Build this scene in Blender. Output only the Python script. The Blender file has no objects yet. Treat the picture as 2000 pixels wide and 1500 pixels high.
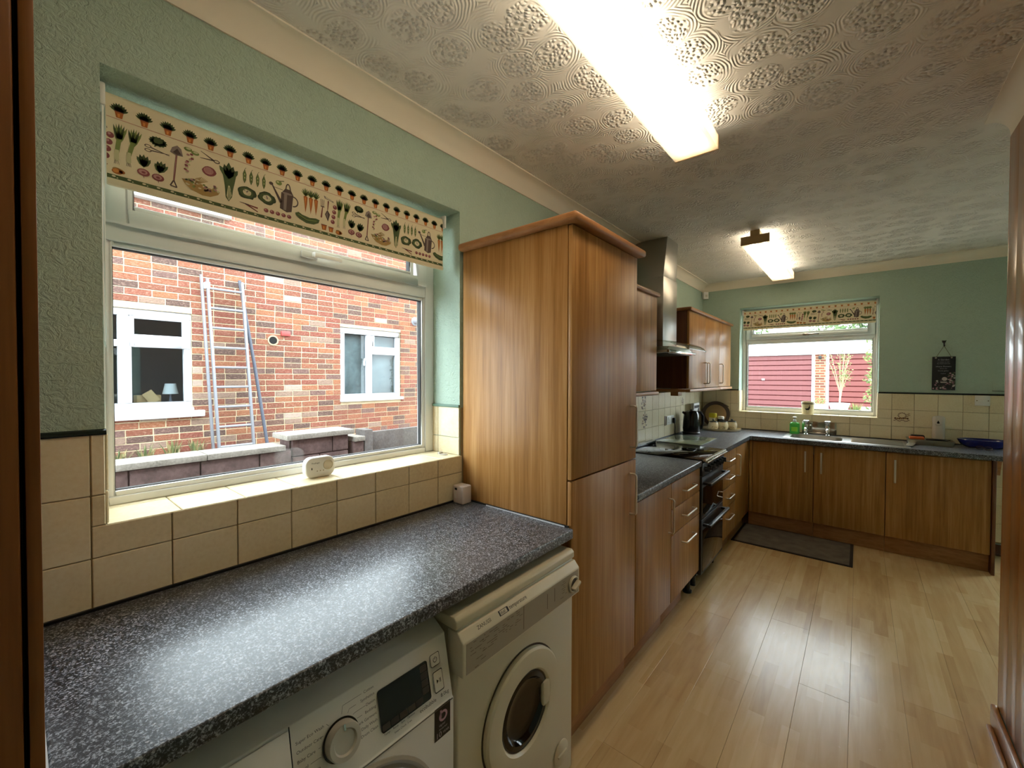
import bpy, bmesh, math, random
from mathutils import Vector, Matrix
random.seed(7)
sc = bpy.context.scene
COL = sc.collection
PI = math.pi

# ------------------------------------------------------------------ camera
FPX = 814.28
yaw, pit, rol = math.radians(39.8414), math.radians(0.9724), math.radians(-0.1588)
R_ = Vector((math.cos(yaw), math.sin(yaw), 0))
F_ = Vector((-math.sin(yaw)*math.cos(pit), math.cos(yaw)*math.cos(pit), -math.sin(pit)))
U_ = R_.cross(F_)
Rc = R_*math.cos(rol) - U_*math.sin(rol)
Uc = R_*math.sin(rol) + U_*math.cos(rol)
cam_d = bpy.data.cameras.new('camera')
cam_d.sensor_fit = 'HORIZONTAL'; cam_d.sensor_width = 36.0
cam_d.lens = FPX*36.0/2000.0; cam_d.clip_start = 0.02; cam_d.clip_end = 300
cam = bpy.data.objects.new('camera', cam_d); COL.objects.link(cam)
CAMP = Vector((1.4537, 0.0, 1.4895))
cam.matrix_world = Matrix(((Rc.x, Uc.x, -F_.x, CAMP.x), (Rc.y, Uc.y, -F_.y, CAMP.y), (Rc.z, Uc.z, -F_.z, CAMP.z), (0, 0, 0, 1)))
sc.camera = cam

# ------------------------------------------------------------------ world, exposure
SKY = 7.6
LAMP = 11.0
w = bpy.data.worlds.new('overcast_sky'); sc.world = w; w.use_nodes = True
bg = w.node_tree.nodes['Background']
bg.inputs[0].default_value = (0.84, 0.93, 1.0, 1); bg.inputs[1].default_value = SKY
vs = sc.view_settings
vs.view_transform = 'Standard'; vs.look = 'None'; vs.exposure = 0.45; vs.gamma = 1.0
vs.use_curve_mapping = False

# ------------------------------------------------------------------ materials
def lin(c):
    if isinstance(c, str):
        c = c.lstrip('#'); c = [int(c[i:i+2], 16)/255 for i in (0, 2, 4)]
    return tuple((x/12.92 if x <= 0.04045 else ((x+0.055)/1.055)**2.4) for x in c) + (1.0,)
class NT:
    def __init__(s, m):
        s.t = m.node_tree; s.n = s.t.nodes; s.l = s.t.links
        s.b = s.n.get('Principled BSDF'); s.out = s.n.get('Material Output')
    def add(s, typ, **kw):
        n = s.n.new(typ)
        for k, v in kw.items():
            if k in n.inputs.keys() if hasattr(n, 'inputs') else False: n.inputs[k].default_value = v
            else: setattr(n, k, v)
        return n
    def link(s, a, b): s.l.new(a, b)
    def math(s, op, a, b=None, c=None, clamp=False):
        n = s.n.new('ShaderNodeMath'); n.operation = op; n.use_clamp = clamp
        for i, v in enumerate((a, b, c)):
            if v is None: continue
            if isinstance(v, (int, float)): n.inputs[i].default_value = v
            else: s.l.new(v, n.inputs[i])
        return n.outputs[0]
    def pos(s, scale=(1, 1, 1)):
        g = s.n.new('ShaderNodeNewGeometry'); m = s.n.new('ShaderNodeVectorMath'); m.operation = 'MULTIPLY'
        s.l.new(g.outputs['Position'], m.inputs[0]); m.inputs[1].default_value = scale
        return m.outputs[0]
    def noise(s, vec, scale, detail=2, rough=.5, dist=0):
        n = s.n.new('ShaderNodeTexNoise'); n.inputs['Scale'].default_value = scale
        n.inputs['Detail'].default_value = detail; n.inputs['Roughness'].default_value = rough; n.inputs['Distortion'].default_value = dist
        if vec is not None: s.l.new(vec, n.inputs['Vector'])
        return n.outputs['Fac']
    def ramp(s, fac, stops, interp='LINEAR'):
        n = s.n.new('ShaderNodeValToRGB'); r = n.color_ramp; r.interpolation = interp
        while len(r.elements) < len(stops): r.elements.new(0.5)
        for e, (p, c) in zip(r.elements, stops): e.position = p; e.color = lin(c) if isinstance(c, str) else tuple(c)
        s.l.new(fac, n.inputs[0]); return n.outputs[0]
    def mix(s, fac, a, b, mode='MIX'):
        n = s.n.new('ShaderNodeMix'); n.data_type = 'RGBA'; n.blend_type = mode
        for i, v in ((0, fac), (6, a), (7, b)):
            if isinstance(v, (int, float)): n.inputs[i].default_value = v
            elif isinstance(v, (tuple, list)): n.inputs[i].default_value = v
            elif isinstance(v, str): n.inputs[i].default_value = lin(v)
            else: s.l.new(v, n.inputs[i])
        return n.outputs[2]
    def bump(s, h, dist=.001, strength=1.0):
        n = s.n.new('ShaderNodeBump'); n.inputs['Distance'].default_value = dist; n.inputs['Strength'].default_value = strength
        s.l.new(h, n.inputs['Height']); s.l.new(n.outputs[0], s.b.inputs['Normal'])
MATS = {}
def mat(name, col='#808080', rough=.5, metal=0.0, spec=None, coat=0.0, alpha=1.0, trans=0.0, ior=None):
    if name in MATS: return MATS[name]
    m = bpy.data.materials.new(name); m.use_nodes = True
    b = m.node_tree.nodes['Principled BSDF']
    b.inputs['Base Color'].default_value = lin(col) if isinstance(col, str) else tuple(col)
    b.inputs['Roughness'].default_value = rough; b.inputs['Metallic'].default_value = metal
    if spec is not None: b.inputs['Specular IOR Level'].default_value = spec
    if coat: b.inputs['Coat Weight'].default_value = coat; b.inputs['Coat Roughness'].default_value = .1
    if trans: b.inputs['Transmission Weight'].default_value = trans
    if ior: b.inputs['IOR'].default_value = ior
    MATS[name] = m; return m
def new(name, **kw):
    m = mat(name, **kw); return m, NT(m)

def mk_wood(name, dark, mid, light, rough=.38, scale=(34, 34, 1.1), coat=.0, bmp=.25):
    m, t = new(name, rough=rough, coat=coat)
    p = t.pos(scale)
    oi = t.add('ShaderNodeObjectInfo')
    off = t.n.new('ShaderNodeVectorMath'); off.operation = 'ADD'
    t.link(p, off.inputs[0])
    sx = t.n.new('ShaderNodeVectorMath'); sx.operation = 'SCALE'; sx.inputs[0].default_value = (9, 7, 3)
    t.link(oi.outputs['Random'], sx.inputs['Scale']); t.link(sx.outputs[0], off.inputs[1])
    a = t.noise(off.outputs[0], 1.0, 4, .6, .4)
    b = t.noise(off.outputs[0], 4.0, 3, .6, .2)
    c = t.noise(t.pos((3.2, 3.2, .35)), 1.0, 2, .5, .6)
    f = t.math('ADD', t.math('MULTIPLY', a, .55), t.math('ADD', t.math('MULTIPLY', b, .25), t.math('MULTIPLY', c, .2)))
    col = t.ramp(f, [(.30, dark), (.48, mid), (.70, light)])
    t.link(col, t.b.inputs['Base Color'])
    if bmp: t.bump(b, .0006, bmp)
    if not coat: t.b.inputs['Specular IOR Level'].default_value = .28
    return m
WOOD = mk_wood('pear_wood_laminate', '#7a5028', '#a87740', '#c99c64', .36)
WOODX = mk_wood('pear_wood_edging', '#8f5f3c', '#ab784d', '#c08d60', .35, (8, 1.2, 40))
DWOOD = mk_wood('dark_stained_wood', '#3f1f0d', '#5f3216', '#7a4520', .28, (26, 26, .9), coat=.3)
LARD = mk_wood('larder_brown_wood', '#5c3518', '#7c4a22', '#925d30', .35, (26, 26, .9))
CLAD = mk_wood('varnished_cladding_wood', '#7a4a22', '#9b6632', '#b58148', .3, (12, 12, .8), coat=.35, bmp=0)

def mk_worktop():
    m, t = new('speckled_charcoal_laminate', rough=.3)
    p = t.pos((1, 1, 1))
    n1 = t.noise(p, 210, 3, .7, .6)
    n2 = t.noise(p, 70, 2, .5, .3)
    f = t.math('ADD', t.math('MULTIPLY', n1, .8), t.math('MULTIPLY', n2, .2))
    col = t.ramp(f, [(.38, '#121318'), (.48, '#24262c'), (.53, '#5c6068'), (.61, '#b4b9c4')])
    t.link(col, t.b.inputs['Base Color'])
    r = t.n.new('ShaderNodeMapRange'); t.link(n1, r.inputs[0]); r.inputs[3].default_value = .27; r.inputs[4].default_value = .40
    t.link(r.outputs[0], t.b.inputs['Roughness'])
    t.b.inputs['Specular IOR Level'].default_value = .7
    t.bump(f, .0007, .5)
    return m
WORKTOP = mk_worktop()

def mk_paper(name, base, bumpd=.008, sc_=1.0):
    m, t = new(name, rough=.75)
    p = t.pos((1, 1, 1))
    n1 = t.noise(p, 55*sc_, 3, .6, 1.6)
    n2 = t.noise(p, 9*sc_, 2, .5, 1.0)
    col = t.mix(t.math('MULTIPLY', n2, .35), base, tuple(x*.82 for x in lin(base)[:3])+(1,))
    t.link(col, t.b.inputs['Base Color'])
    t.bump(n1, bumpd, .9)
    return m
MINT = mk_paper('mint_textured_wallpaper', '#b5cbbb')
PLAIN = mat('cream_plaster', '#c9c0ac', .85)

def mk_artex():
    m, t = new('artex_ceiling', col='#e9e4da', rough=.7)
    p = t.pos((1, 1, 1))
    nd = t.n.new('ShaderNodeTexNoise'); nd.inputs['Scale'].default_value = 6; nd.inputs['Detail'].default_value = 2; t.link(p, nd.inputs['Vector'])
    sub = t.n.new('ShaderNodeVectorMath'); sub.operation = 'MULTIPLY_ADD'
    t.link(nd.outputs['Color'], sub.inputs[0]); sub.inputs[1].default_value = (.05, .05, 0); t.link(p, sub.inputs[2])
    fl = t.n.new('ShaderNodeVectorMath'); fl.operation = 'MULTIPLY'; t.link(sub.outputs[0], fl.inputs[0]); fl.inputs[1].default_value = (1, 1, 0)
    v = t.n.new('ShaderNodeTexVoronoi'); v.voronoi_dimensions = '2D'; v.inputs['Scale'].default_value = 6.2; v.inputs['Randomness'].default_value = .6
    t.link(fl.outputs[0], v.inputs['Vector'])
    d = v.outputs['Distance']
    inner = t.math('SUBTRACT', 1.0, t.math('MULTIPLY', t.math('SUBTRACT', d, .31), 9, clamp=True), clamp=True)
    outer = t.math('SUBTRACT', 1.0, inner)
    rings = t.math('MULTIPLY', t.math('ADD', t.math('MULTIPLY', t.math('SINE', t.math('MULTIPLY', d, 96)), .5), .5), outer)
    nb = t.noise(t.pos((1, 1, 0)), 11, 1)
    rings = t.math('MULTIPLY', rings, t.math('MULTIPLY', t.math('SUBTRACT', nb, .40), 6, clamp=True))
    vb = t.n.new('ShaderNodeTexVoronoi'); vb.voronoi_dimensions = '2D'; vb.inputs['Scale'].default_value = 66; vb.inputs['Randomness'].default_value = 1.0; t.link(sub.outputs[0], vb.inputs['Vector'])
    keep = t.math('MULTIPLY', t.math('SUBTRACT', t.noise(t.pos((1, 1, 0)), 30, 1), .22), 4, clamp=True)
    st = t.math('MULTIPLY', t.math('MULTIPLY', t.math('SUBTRACT', 1.0, t.math('MULTIPLY', vb.outputs['Distance'], 1.7), clamp=True), inner), keep)
    h = t.math('ADD', t.math('MULTIPLY', rings, .30), t.math('MULTIPLY', st, 1.0))
    t.bump(h, .0105, 1.0)
    return m
ARTEX = mk_artex()
COVE = mat('painted_coving', '#efe7d6', .6)
TILE = None
def mk_tile():
    m, t = new('cream_ceramic_tile', rough=.32)
    p = t.pos((1, 1, 1)); oi = t.add('ShaderNodeObjectInfo')
    n = t.noise(p, 90, 3, .6); n2 = t.noise(p, 9, 2)
    f = t.math('ADD', t.math('MULTIPLY', n, .5), t.math('ADD', t.math('MULTIPLY', n2, .35), t.math('MULTIPLY', oi.outputs['Random'], .18)))
    t.link(t.ramp(f, [(.3, '#dac9a2'), (.5, '#e7d8b4'), (.75, '#efe4c6')]), t.b.inputs['Base Color'])
    t.bump(n, .0006, .4)
    return m
TILE = mk_tile()
GROUT = mat('tile_grout', '#b9a57d', .9)
DGREEN = mat('dark_green_glazed_edging', '#14201a', .2)
def mk_floor():
    m, t = new('beech_laminate_floor', rough=.27)
    p = t.pos((1, 1, 1))
    sp = t.n.new('ShaderNodeSeparateXYZ'); t.link(p, sp.inputs[0])
    oi = t.add('ShaderNodeObjectInfo')
    cmb = t.n.new('ShaderNodeCombineXYZ'); t.link(sp.outputs['Y'], cmb.inputs[0]); t.link(sp.outputs['X'], cmb.inputs[1])
    br = t.n.new('ShaderNodeTexBrick'); br.offset = .37; br.inputs['Scale'].default_value = 1
    br.inputs['Brick Width'].default_value = .42; br.inputs['Row Height'].default_value = .064; br.inputs['Mortar Size'].default_value = 0
    br.inputs['Color1'].default_value = (0, 0, 0, 1); br.inputs['Color2'].default_value = (1, 1, 1, 1); br.inputs['Bias'].default_value = 0
    t.link(cmb.outputs[0], br.inputs['Vector'])
    n1 = t.noise(t.pos((26, 2.0, 26)), 1, 4, .6, .8)
    n2 = t.noise(t.pos((7, 1.2, 7)), 1, 2, .5, 2.0)
    f = t.math('ADD', t.math('MULTIPLY', n1, .34), t.math('ADD', t.math('MULTIPLY', n2, .30), t.math('ADD', t.math('MULTIPLY', br.outputs['Color'], .22), t.math('MULTIPLY', oi.outputs['Random'], .14))))
    t.link(t.ramp(f, [(.22, '#b59262'), (.45, '#cfae7c'), (.62, '#dbbf8f'), (.85, '#e4cea4')]), t.b.inputs['Base Color'])
    r = t.n.new('ShaderNodeMapRange'); t.link(t.noise(p, 35, 3, .7), r.inputs[0]); r.inputs[3].default_value = .16; r.inputs[4].default_value = .32
    t.link(r.outputs[0], t.b.inputs['Roughness'])
    t.bump(n1, .0005, .2)
    return m
FLOORM = mk_floor()
UPVC = mat('white_upvc', '#e6e6e4', .3)
GASKET = mat('black_rubber_gasket', '#101010', .6)
WHITEP = mat('white_plastic', '#e9e7e2', .35)
CREAMP = mat('ivory_plastic', '#ddd3bd', .4)
WENAM = mat('white_enamel', '#e6e1d8', .28)
IVENAM = mat('ivory_enamel', '#d9ceb4', .32)
GREYP = mat('grey_fascia_plastic', '#a89c88', .45)
BLACKP = mat('black_plastic', '#101012', .35)
BLACKG = mat('black_glass', '#060607', .05, spec=.4)
CHROME = mat('chrome', '#d8d8da', .12, metal=1)
STEEL = mat('brushed_stainless_steel', '#b4b2ac', .34, metal=1)
NICKEL = mat('satin_nickel_handle', '#d8cfc2', .32, metal=.75)
INK = mat('dark_print_ink', '#2a2420', .6)
DARK = mat('dark_recess', '#0b0a09', .9)
SILICONE = mat('dark_sealing_strip', '#16181a', .4)
PALESTRIP = mat('pale_silicone_bead', '#c9ccd0', .3)
def mk_glass(name, tint=(1, 1, 1, 1), refl=.07, rough=0.0):
    m = bpy.data.materials.new(name); m.use_nodes = True; MATS[name] = m
    t = NT(m); t.n.remove(t.b)
    tr = t.n.new('ShaderNodeBsdfTransparent'); tr.inputs[0].default_value = tint
    gl = t.n.new('ShaderNodeBsdfGlossy'); gl.inputs['Roughness'].default_value = rough
    g = t.n.new('ShaderNodeNewGeometry'); dt = t.n.new('ShaderNodeVectorMath'); dt.operation = 'DOT_PRODUCT'
    t.link(g.outputs['Incoming'], dt.inputs[0]); t.link(g.outputs['Normal'], dt.inputs[1])
    c = t.math('ABSOLUTE', dt.outputs['Value'])
    mx = t.n.new('ShaderNodeMixShader')
    f = t.math('ADD', refl*.5, t.math('MULTIPLY', t.math('POWER', t.math('SUBTRACT', 1.0, c, clamp=True), 5), .5), clamp=True)
    t.link(f, mx.inputs[0]); t.link(tr.outputs[0], mx.inputs[1]); t.link(gl.outputs[0], mx.inputs[2]); t.link(mx.outputs[0], t.out.inputs[0])
    return m
GLASS = mk_glass('clear_window_glass', (.96, .98, .97, 1))
SMOKEG = mk_glass('greenish_hood_glass', (.80, .84, .78, 1))
ACRYL = mk_glass('clear_acrylic', (.9, .92, .9, 1))
def mk_emit(name, col, s):
    m = bpy.data.materials.new(name); m.use_nodes = True; MATS[name] = m
    b = m.node_tree.nodes['Principled BSDF']
    b.inputs['Base Color'].default_value = (.8, .8, .8, 1)
    b.inputs['Emission Color'].default_value = col; b.inputs['Emission Strength'].default_value = s
    return m
TUBE = mk_emit('lit_fluorescent_tube', (1.0, .92, .78, 1), LAMP)
def mk_diffuser():
    m = bpy.data.materials.new('prismatic_light_diffuser'); m.use_nodes = True; MATS[m.name] = m
    t = NT(m); t.n.remove(t.b)
    tr = t.n.new('ShaderNodeBsdfTransparent'); tr.inputs[0].default_value = (1, .97, .92, 1)
    tl = t.n.new('ShaderNodeBsdfTranslucent'); tl.inputs[0].default_value = (.95, .88, .76, 1)
    df = t.n.new('ShaderNodeBsdfDiffuse'); df.inputs[0].default_value = (.85, .78, .68, 1)
    m1 = t.n.new('ShaderNodeMixShader'); m1.inputs[0].default_value = .35
    t.link(tl.outputs[0], m1.inputs[1]); t.link(df.outputs[0], m1.inputs[2])
    v = t.n.new('ShaderNodeTexVoronoi'); v.inputs['Scale'].default_value = 260; v.inputs['Randomness'].default_value = 0
    t.link(t.pos((1, 1, 0)), v.inputs['Vector'])
    f = t.math('ADD', t.math('MULTIPLY', v.outputs['Distance'], .35), .22, clamp=True)
    m2 = t.n.new('ShaderNodeMixShader'); t.link(f, m2.inputs[0])
    t.link(tr.outputs[0], m2.inputs[1]); t.link(m1.outputs[0], m2.inputs[2]); t.link(m2.outputs[0], t.out.inputs[0])
    return m
DIFFUSER = mk_diffuser()

# ------------------------------------------------------------------ mesh helpers
class MB:
    def __init__(s): s.v = []; s.f = []; s.m = []; s.mi = 0
    def _add(s, vs, fs):
        o = len(s.v); s.v += [tuple(p) for p in vs]; s.f += [[i+o for i in f] for f in fs]; s.m += [s.mi]*len(fs); return o
    def box(s, x0, x1, y0, y1, z0, z1):
        return s._add([(x0, y0, z0), (x1, y0, z0), (x1, y1, z0), (x0, y1, z0), (x0, y0, z1), (x1, y0, z1), (x1, y1, z1), (x0, y1, z1)],
               [(0, 3, 2, 1), (4, 5, 6, 7), (0, 1, 5, 4), (1, 2, 6, 5), (2, 3, 7, 6), (3, 0, 4, 7)])
    def prism(s, poly, axis, a, b):
        # poly: list of 2d points in the plane of the other two axes, in cyclic order x->y->z
        n = len(poly)
        def P(p, t):
            if axis == 'x': return (t, p[0], p[1])
            if axis == 'y': return (p[0], t, p[1])
            return (p[0], p[1], t)
        vs = [P(p, a) for p in poly] + [P(p, b) for p in poly]
        fs = [list(range(n))[::-1], [n+i for i in range(n)]] + [[i, (i+1) % n, n+(i+1) % n, n+i] for i in range(n)]
        return s._add(vs, fs)
    def frustum(s, c0, r0, c1, r1, n=24, caps=True):
        c0 = Vector(c0); c1 = Vector(c1); d = (c1-c0).normalized()
        a = d.orthogonal().normalized(); b = d.cross(a)
        vs = []
        for c, r in ((c0, r0), (c1, r1)):
            for i in range(n):
                t = 2*PI*i/n; vs.append(c+a*r*math.cos(t)+b*r*math.sin(t))
        fs = [[i, (i+1) % n, n+(i+1) % n, n+i] for i in range(n)]
        if caps: fs += [list(range(n))[::-1], [n+i for i in range(n)]]
        return s._add(vs, fs)
    def cyl(s, c0, c1, r, n=24): return s.frustum(c0, r, c1, r, n)
    def tube(s, pts, r, n=8, closed=False):
        P = [Vector(p) for p in pts]; rings = []; N = len(P)
        prev = None
        for i, p in enumerate(P):
            if closed: d = (P[(i+1) % N]-P[i-1]).normalized()
            else: d = (P[min(i+1, N-1)]-P[max(i-1, 0)]).normalized()
            if prev is None: a = d.orthogonal().normalized()
            else: a = (prev - d*prev.dot(d)).normalized()
            prev = a; b = d.cross(a)
            rr = r[i] if isinstance(r, (list, tuple)) else r
            rings.append([p+a*rr*math.cos(2*PI*k/n)+b*rr*math.sin(2*PI*k/n) for k in range(n)])
        vs = [q for ring in rings for q in ring]; fs = []
        M = N if closed else N-1
        for i in range(M):
            j = (i+1) % N
            for k in range(n): fs.append([i*n+k, i*n+(k+1) % n, j*n+(k+1) % n, j*n+k])
        if not closed: fs += [list(range(n))[::-1], [(N-1)*n+k for k in range(n)]]
        return s._add(vs, fs)
    def lathe(s, prof, c, axis=(0, 0, 1), n=32, ang=2*PI, start=0):
        # prof: (radius, height along axis)
        c = Vector(c); d = Vector(axis).normalized(); a = d.orthogonal().normalized(); b = d.cross(a)
        vs = []; m = len(prof); fs = []
        for i in range(n):
            t = 2*PI*i/n
            for r, h in prof: vs.append(c+d*h+(a*math.cos(t)+b*math.sin(t))*max(r, 1e-5))
        for i in range(n):
            j = (i+1) % n
            for k in range(m-1): fs.append([i*m+k, j*m+k, j*m+k+1, i*m+k+1])
        return s._add(vs, fs)
    def poly(s, pts): return s._add(pts, [list(range(len(pts)))])
    def sheet(s, rows):
        m = len(rows[0]); vs = [p for r in rows for p in r]; fs = []
        for i in range(len(rows)-1):
            for j in range(m-1): fs.append([i*m+j, i*m+j+1, (i+1)*m+j+1, (i+1)*m+j])
        return s._add(vs, fs)
    def xf(s, M, start=0):
        for i in range(start, len(s.v)): s.v[i] = tuple(M @ Vector(s.v[i]))
    def mesh(s, name, mats, origin=(0, 0, 0), bev=0, seg=2, smooth=True, ang=35, clean=False):
        me = bpy.data.meshes.new(name)
        o = Vector(origin)
        me.from_pydata([tuple(Vector(p)-o) for p in s.v], [], s.f)
        mats = mats if isinstance(mats, (list, tuple)) else [mats]
        for m in mats: me.materials.append(m)
        for p, i in zip(me.polygons, s.m): p.material_index = min(i, len(mats)-1)
        if bev or clean:
            bm = bmesh.new(); bm.from_mesh(me)
            bmesh.ops.remove_doubles(bm, verts=bm.verts, dist=1e-5)
            bmesh.ops.recalc_face_normals(bm, faces=bm.faces)
            if bev:
                es = [e for e in bm.edges if len(e.link_faces) == 2 and e.calc_face_angle(0) > .5]
                bmesh.ops.bevel(bm, geom=es, offset=bev, segments=seg, profile=.5, affect='EDGES', clamp_overlap=True)
            bm.to_mesh(me); bm.free()
        me.update()
        if smooth:
            me.shade_smooth(); me.set_sharp_from_angle(angle=math.radians(ang))
        return me
def wloc(o):
    p = Vector((0, 0, 0))
    while o is not None: p += o.location; o = o.parent
    return p
def part(name, mb, mats, parent, label=None, kind=None, **kw):
    me = mb.mesh(name, mats, wloc(parent), **kw)
    o = bpy.data.objects.new(name, me); COL.objects.link(o); o.parent = parent
    if label: o['label'] = label
    if kind: o['kind'] = kind
    return o
def tag(o, label, cat, group=None):
    o['label'] = label; o['category'] = cat
    if group: o['group'] = group
    return o
def thing(name, label, cat, loc, group=None):
    o = bpy.data.objects.new(name, None); COL.objects.link(o); o.location = loc; o.empty_display_size = .05
    return tag(o, label, cat, group)
def solo(name, label, cat, mb, mats, group=None, **kw):
    xs = [p[0] for p in mb.v]; ys = [p[1] for p in mb.v]; zs = [p[2] for p in mb.v]
    loc = ((min(xs)+max(xs))/2, (min(ys)+max(ys))/2, min(zs))
    me = mb.mesh(name, mats, loc, **kw); o = bpy.data.objects.new(name, me); COL.objects.link(o); o.location = loc
    return tag(o, label, cat, group)
def struct(name, mb, mats, label=None, **kw):
    me = mb.mesh(name, mats, (0, 0, 0), **kw); o = bpy.data.objects.new(name, me); COL.objects.link(o); o['kind'] = 'structure'
    if label: o['label'] = label; 
    return o
def boxes(*bs):
    mb = MB()
    for b in bs: mb.box(*b)
    return mb
def text(name, body, size, org, right, up, m, parent, align='LEFT', lift=.0006):
    cu = bpy.data.curves.new('txt', 'FONT'); cu.body = body; cu.size = size; cu.align_x = align; cu.align_y = 'CENTER'; cu.resolution_u = 2
    ob = bpy.data.objects.new('txt', cu); COL.objects.link(ob)
    dg = bpy.context.evaluated_depsgraph_get(); dg.update()
    me = bpy.data.meshes.new_from_object(ob.evaluated_get(dg))
    bpy.data.objects.remove(ob)
    r = Vector(right).normalized(); u = Vector(up).normalized(); n = r.cross(u)
    base = wloc(parent); o0 = Vector(org)+n*lift
    for v in me.vertices:
        c = v.co.copy(); v.co = o0 + r*c.x + u*c.y - base
    me.materials.clear(); me.materials.append(m); me.name = name
    o = bpy.data.objects.new(name, me); COL.objects.link(o); o.parent = parent
    return o
def rrect(cx, cy, w, h, r, n=5):
    pts = []
    for sx, sy, a0 in ((1, 1, 0), (-1, 1, PI/2), (-1, -1, PI), (1, -1, 3*PI/2)):
        for i in range(n+1):
            a = a0+PI/2*i/n; pts.append((cx+sx*(w/2-r)+r*math.cos(a), cy+sy*(h/2-r)+r*math.sin(a)))
    return pts
def circ(cx, cy, r, n=24, r2=None):
    return [(cx+r*math.cos(2*PI*i/n), cy+(r2 or r)*math.sin(2*PI*i/n)) for i in range(n)]
# ================================================================== STRUCTURE
CEIL = 2.582; ZCV = 2.501; CV = .081; YE = 5.299
XR = 1.93; YR = 2.68; XF = 3.4; YB = -1.3
W1 = (.147, 1.356, 1.117, 2.265)      # window opening in the left wall (y0,y1,z0,z1)
W2 = (.398, 1.590, 1.109, 2.275)      # window opening in the end wall (x0,x1,z0,z1)
T = .006                              # tile thickness

wl = struct('wall_left', boxes((-.28, 0, YB, W1[0], 0, CEIL), (-.28, 0, W1[1], YE, 0, CEIL), (-.28, 0, W1[0], W1[1], 0, W1[2]-.008), (-.28, 0, W1[0], W1[1], W1[3], CEIL)), MINT, smooth=False)
DG = (2.62, 3.36, 0, 2.05)            # glazed back door opening in the end wall, beyond the frame
we = struct('wall_end', boxes((-.28, W2[0], YE, YE+.28, 0, CEIL), (W2[1], DG[0], YE, YE+.28, 0, CEIL), (DG[1], XF, YE, YE+.28, 0, CEIL), (DG[0], DG[1], YE, YE+.28, DG[3], CEIL), (W2[0], W2[1], YE, YE+.28, 0, W2[2]-.008), (W2[0], W2[1], YE, YE+.28, W2[3], CEIL)), MINT, smooth=False)
wr = struct('wall_right', boxes((XR, XR+.12, YB, YR, 0, CEIL)), MINT, smooth=False)
struct('wall_back', boxes((-.28, XR+.12, YB-.1, YB, 0, CEIL)), MINT, smooth=False)
struct('wall_passage', boxes((XR+.12, XF, YR-.12, YR, 0, CEIL)), MINT, smooth=False)
struct('wall_far_right', boxes((XF, XF+.25, YR-.12, YE+.28, 0, CEIL)), MINT, smooth=False)
DY = YE+.10
d1 = struct('door_1', boxes((DG[0], DG[0]+.09, DY, DY+.06, 0, DG[3]), (DG[1]-.09, DG[1], DY, DY+.06, 0, DG[3]), (DG[0]+.09, DG[1]-.09, DY, DY+.06, DG[3]-.09, DG[3]), (DG[0]+.09, DG[1]-.09, DY, DY+.06, 0, .22), (DG[0]+.09, DG[1]-.09, DY, DY+.06, .98, 1.08)), UPVC, bev=.004)
part('pane', boxes((DG[0]+.09, DG[1]-.09, DY+.025, DY+.035, .22, .98)), GLASS, d1, smooth=False)
part('pane', boxes((DG[0]+.09, DG[1]-.09, DY+.025, DY+.035, 1.08, DG[3]-.09)), GLASS, d1, smooth=False)
struct('ceiling', boxes((-.28, XF+.25, YB-.1, YE+.28, CEIL, CEIL+.1)), ARTEX, smooth=False)

# coving: concave strip, proud lip at both edges
def cove_prof(n=10):
    pts = [(0, ZCV), (.006, ZCV)]
    for i in range(n+1):
        a = PI/2*i/n
        pts.append((CV-.006-(CV-.016)*math.cos(a)*1.0 if False else .008+(CV-.014)*(1-math.cos(a)), ZCV+.008+(CV-.014)*math.sin(a)))
    pts += [(CV, CEIL-.006), (CV, CEIL), (0, CEIL)]
    return pts
pr = cove_prof()
mb = MB()   # left wall (mitred at the end wall)
def cove_run(mb, a, b, fn):
    n = len(pr); vs = [fn(p, a) for p in pr]+[fn(p, b) for p in pr]
    mb._add(vs, [[i, (i+1) % n, n+(i+1) % n, n+i] for i in range(n)]+[list(range(n)), [n+i for i in range(n)]])
cove_run(mb, 0, 1, lambda p, t: (p[0], YB if t == 0 else YE-p[0], p[1]))
struct('trim_1', mb, COVE, clean=True)
mb = MB(); cove_run(mb, 0, 1, lambda p, t: (p[0] if t == 0 else XF-p[0], YE-p[0], p[1])); struct('trim_2', mb, COVE, clean=True)
mb = MB(); cove_run(mb, 0, 1, lambda p, t: (XR-p[0], YB if t == 0 else YR, p[1])); struct('trim_3', mb, COVE, clean=True)

# floor: laminate boards, each one a piece of the floor
fl = struct('floor', boxes((-.28, XF+.25, YB-.1, YE+.28, -.1, -.008)), DARK, smooth=False)
PW, PL = .192, 1.285
meshes = {}
def plank_mesh(wx, ly):
    k = (round(wx, 3), round(ly, 3))
    if k not in meshes:
        mb = boxes((0, wx, 0, ly, -.008, 0)); meshes[k] = mb.mesh('plank', FLOORM, bev=.0009, seg=1, smooth=False)
    return meshes[k]
x = -.1; i = 0
while x < XF:
    y = YB-.1 - ((i*.43) % 1.0)*PL
    while y < YE:
        y0 = max(y, YB); y1 = min(y+PL, YE); x1 = min(x+PW, XF)
        if y1-y0 > .05 and x1-x > .02:
            o = bpy.data.objects.new('plank', plank_mesh(x1-x-.0006, y1-y0-.0006)); COL.objects.link(o); o.parent = fl; o.location = (x, y0, 0)
        y += PL
    x += PW; i += 1

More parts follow.
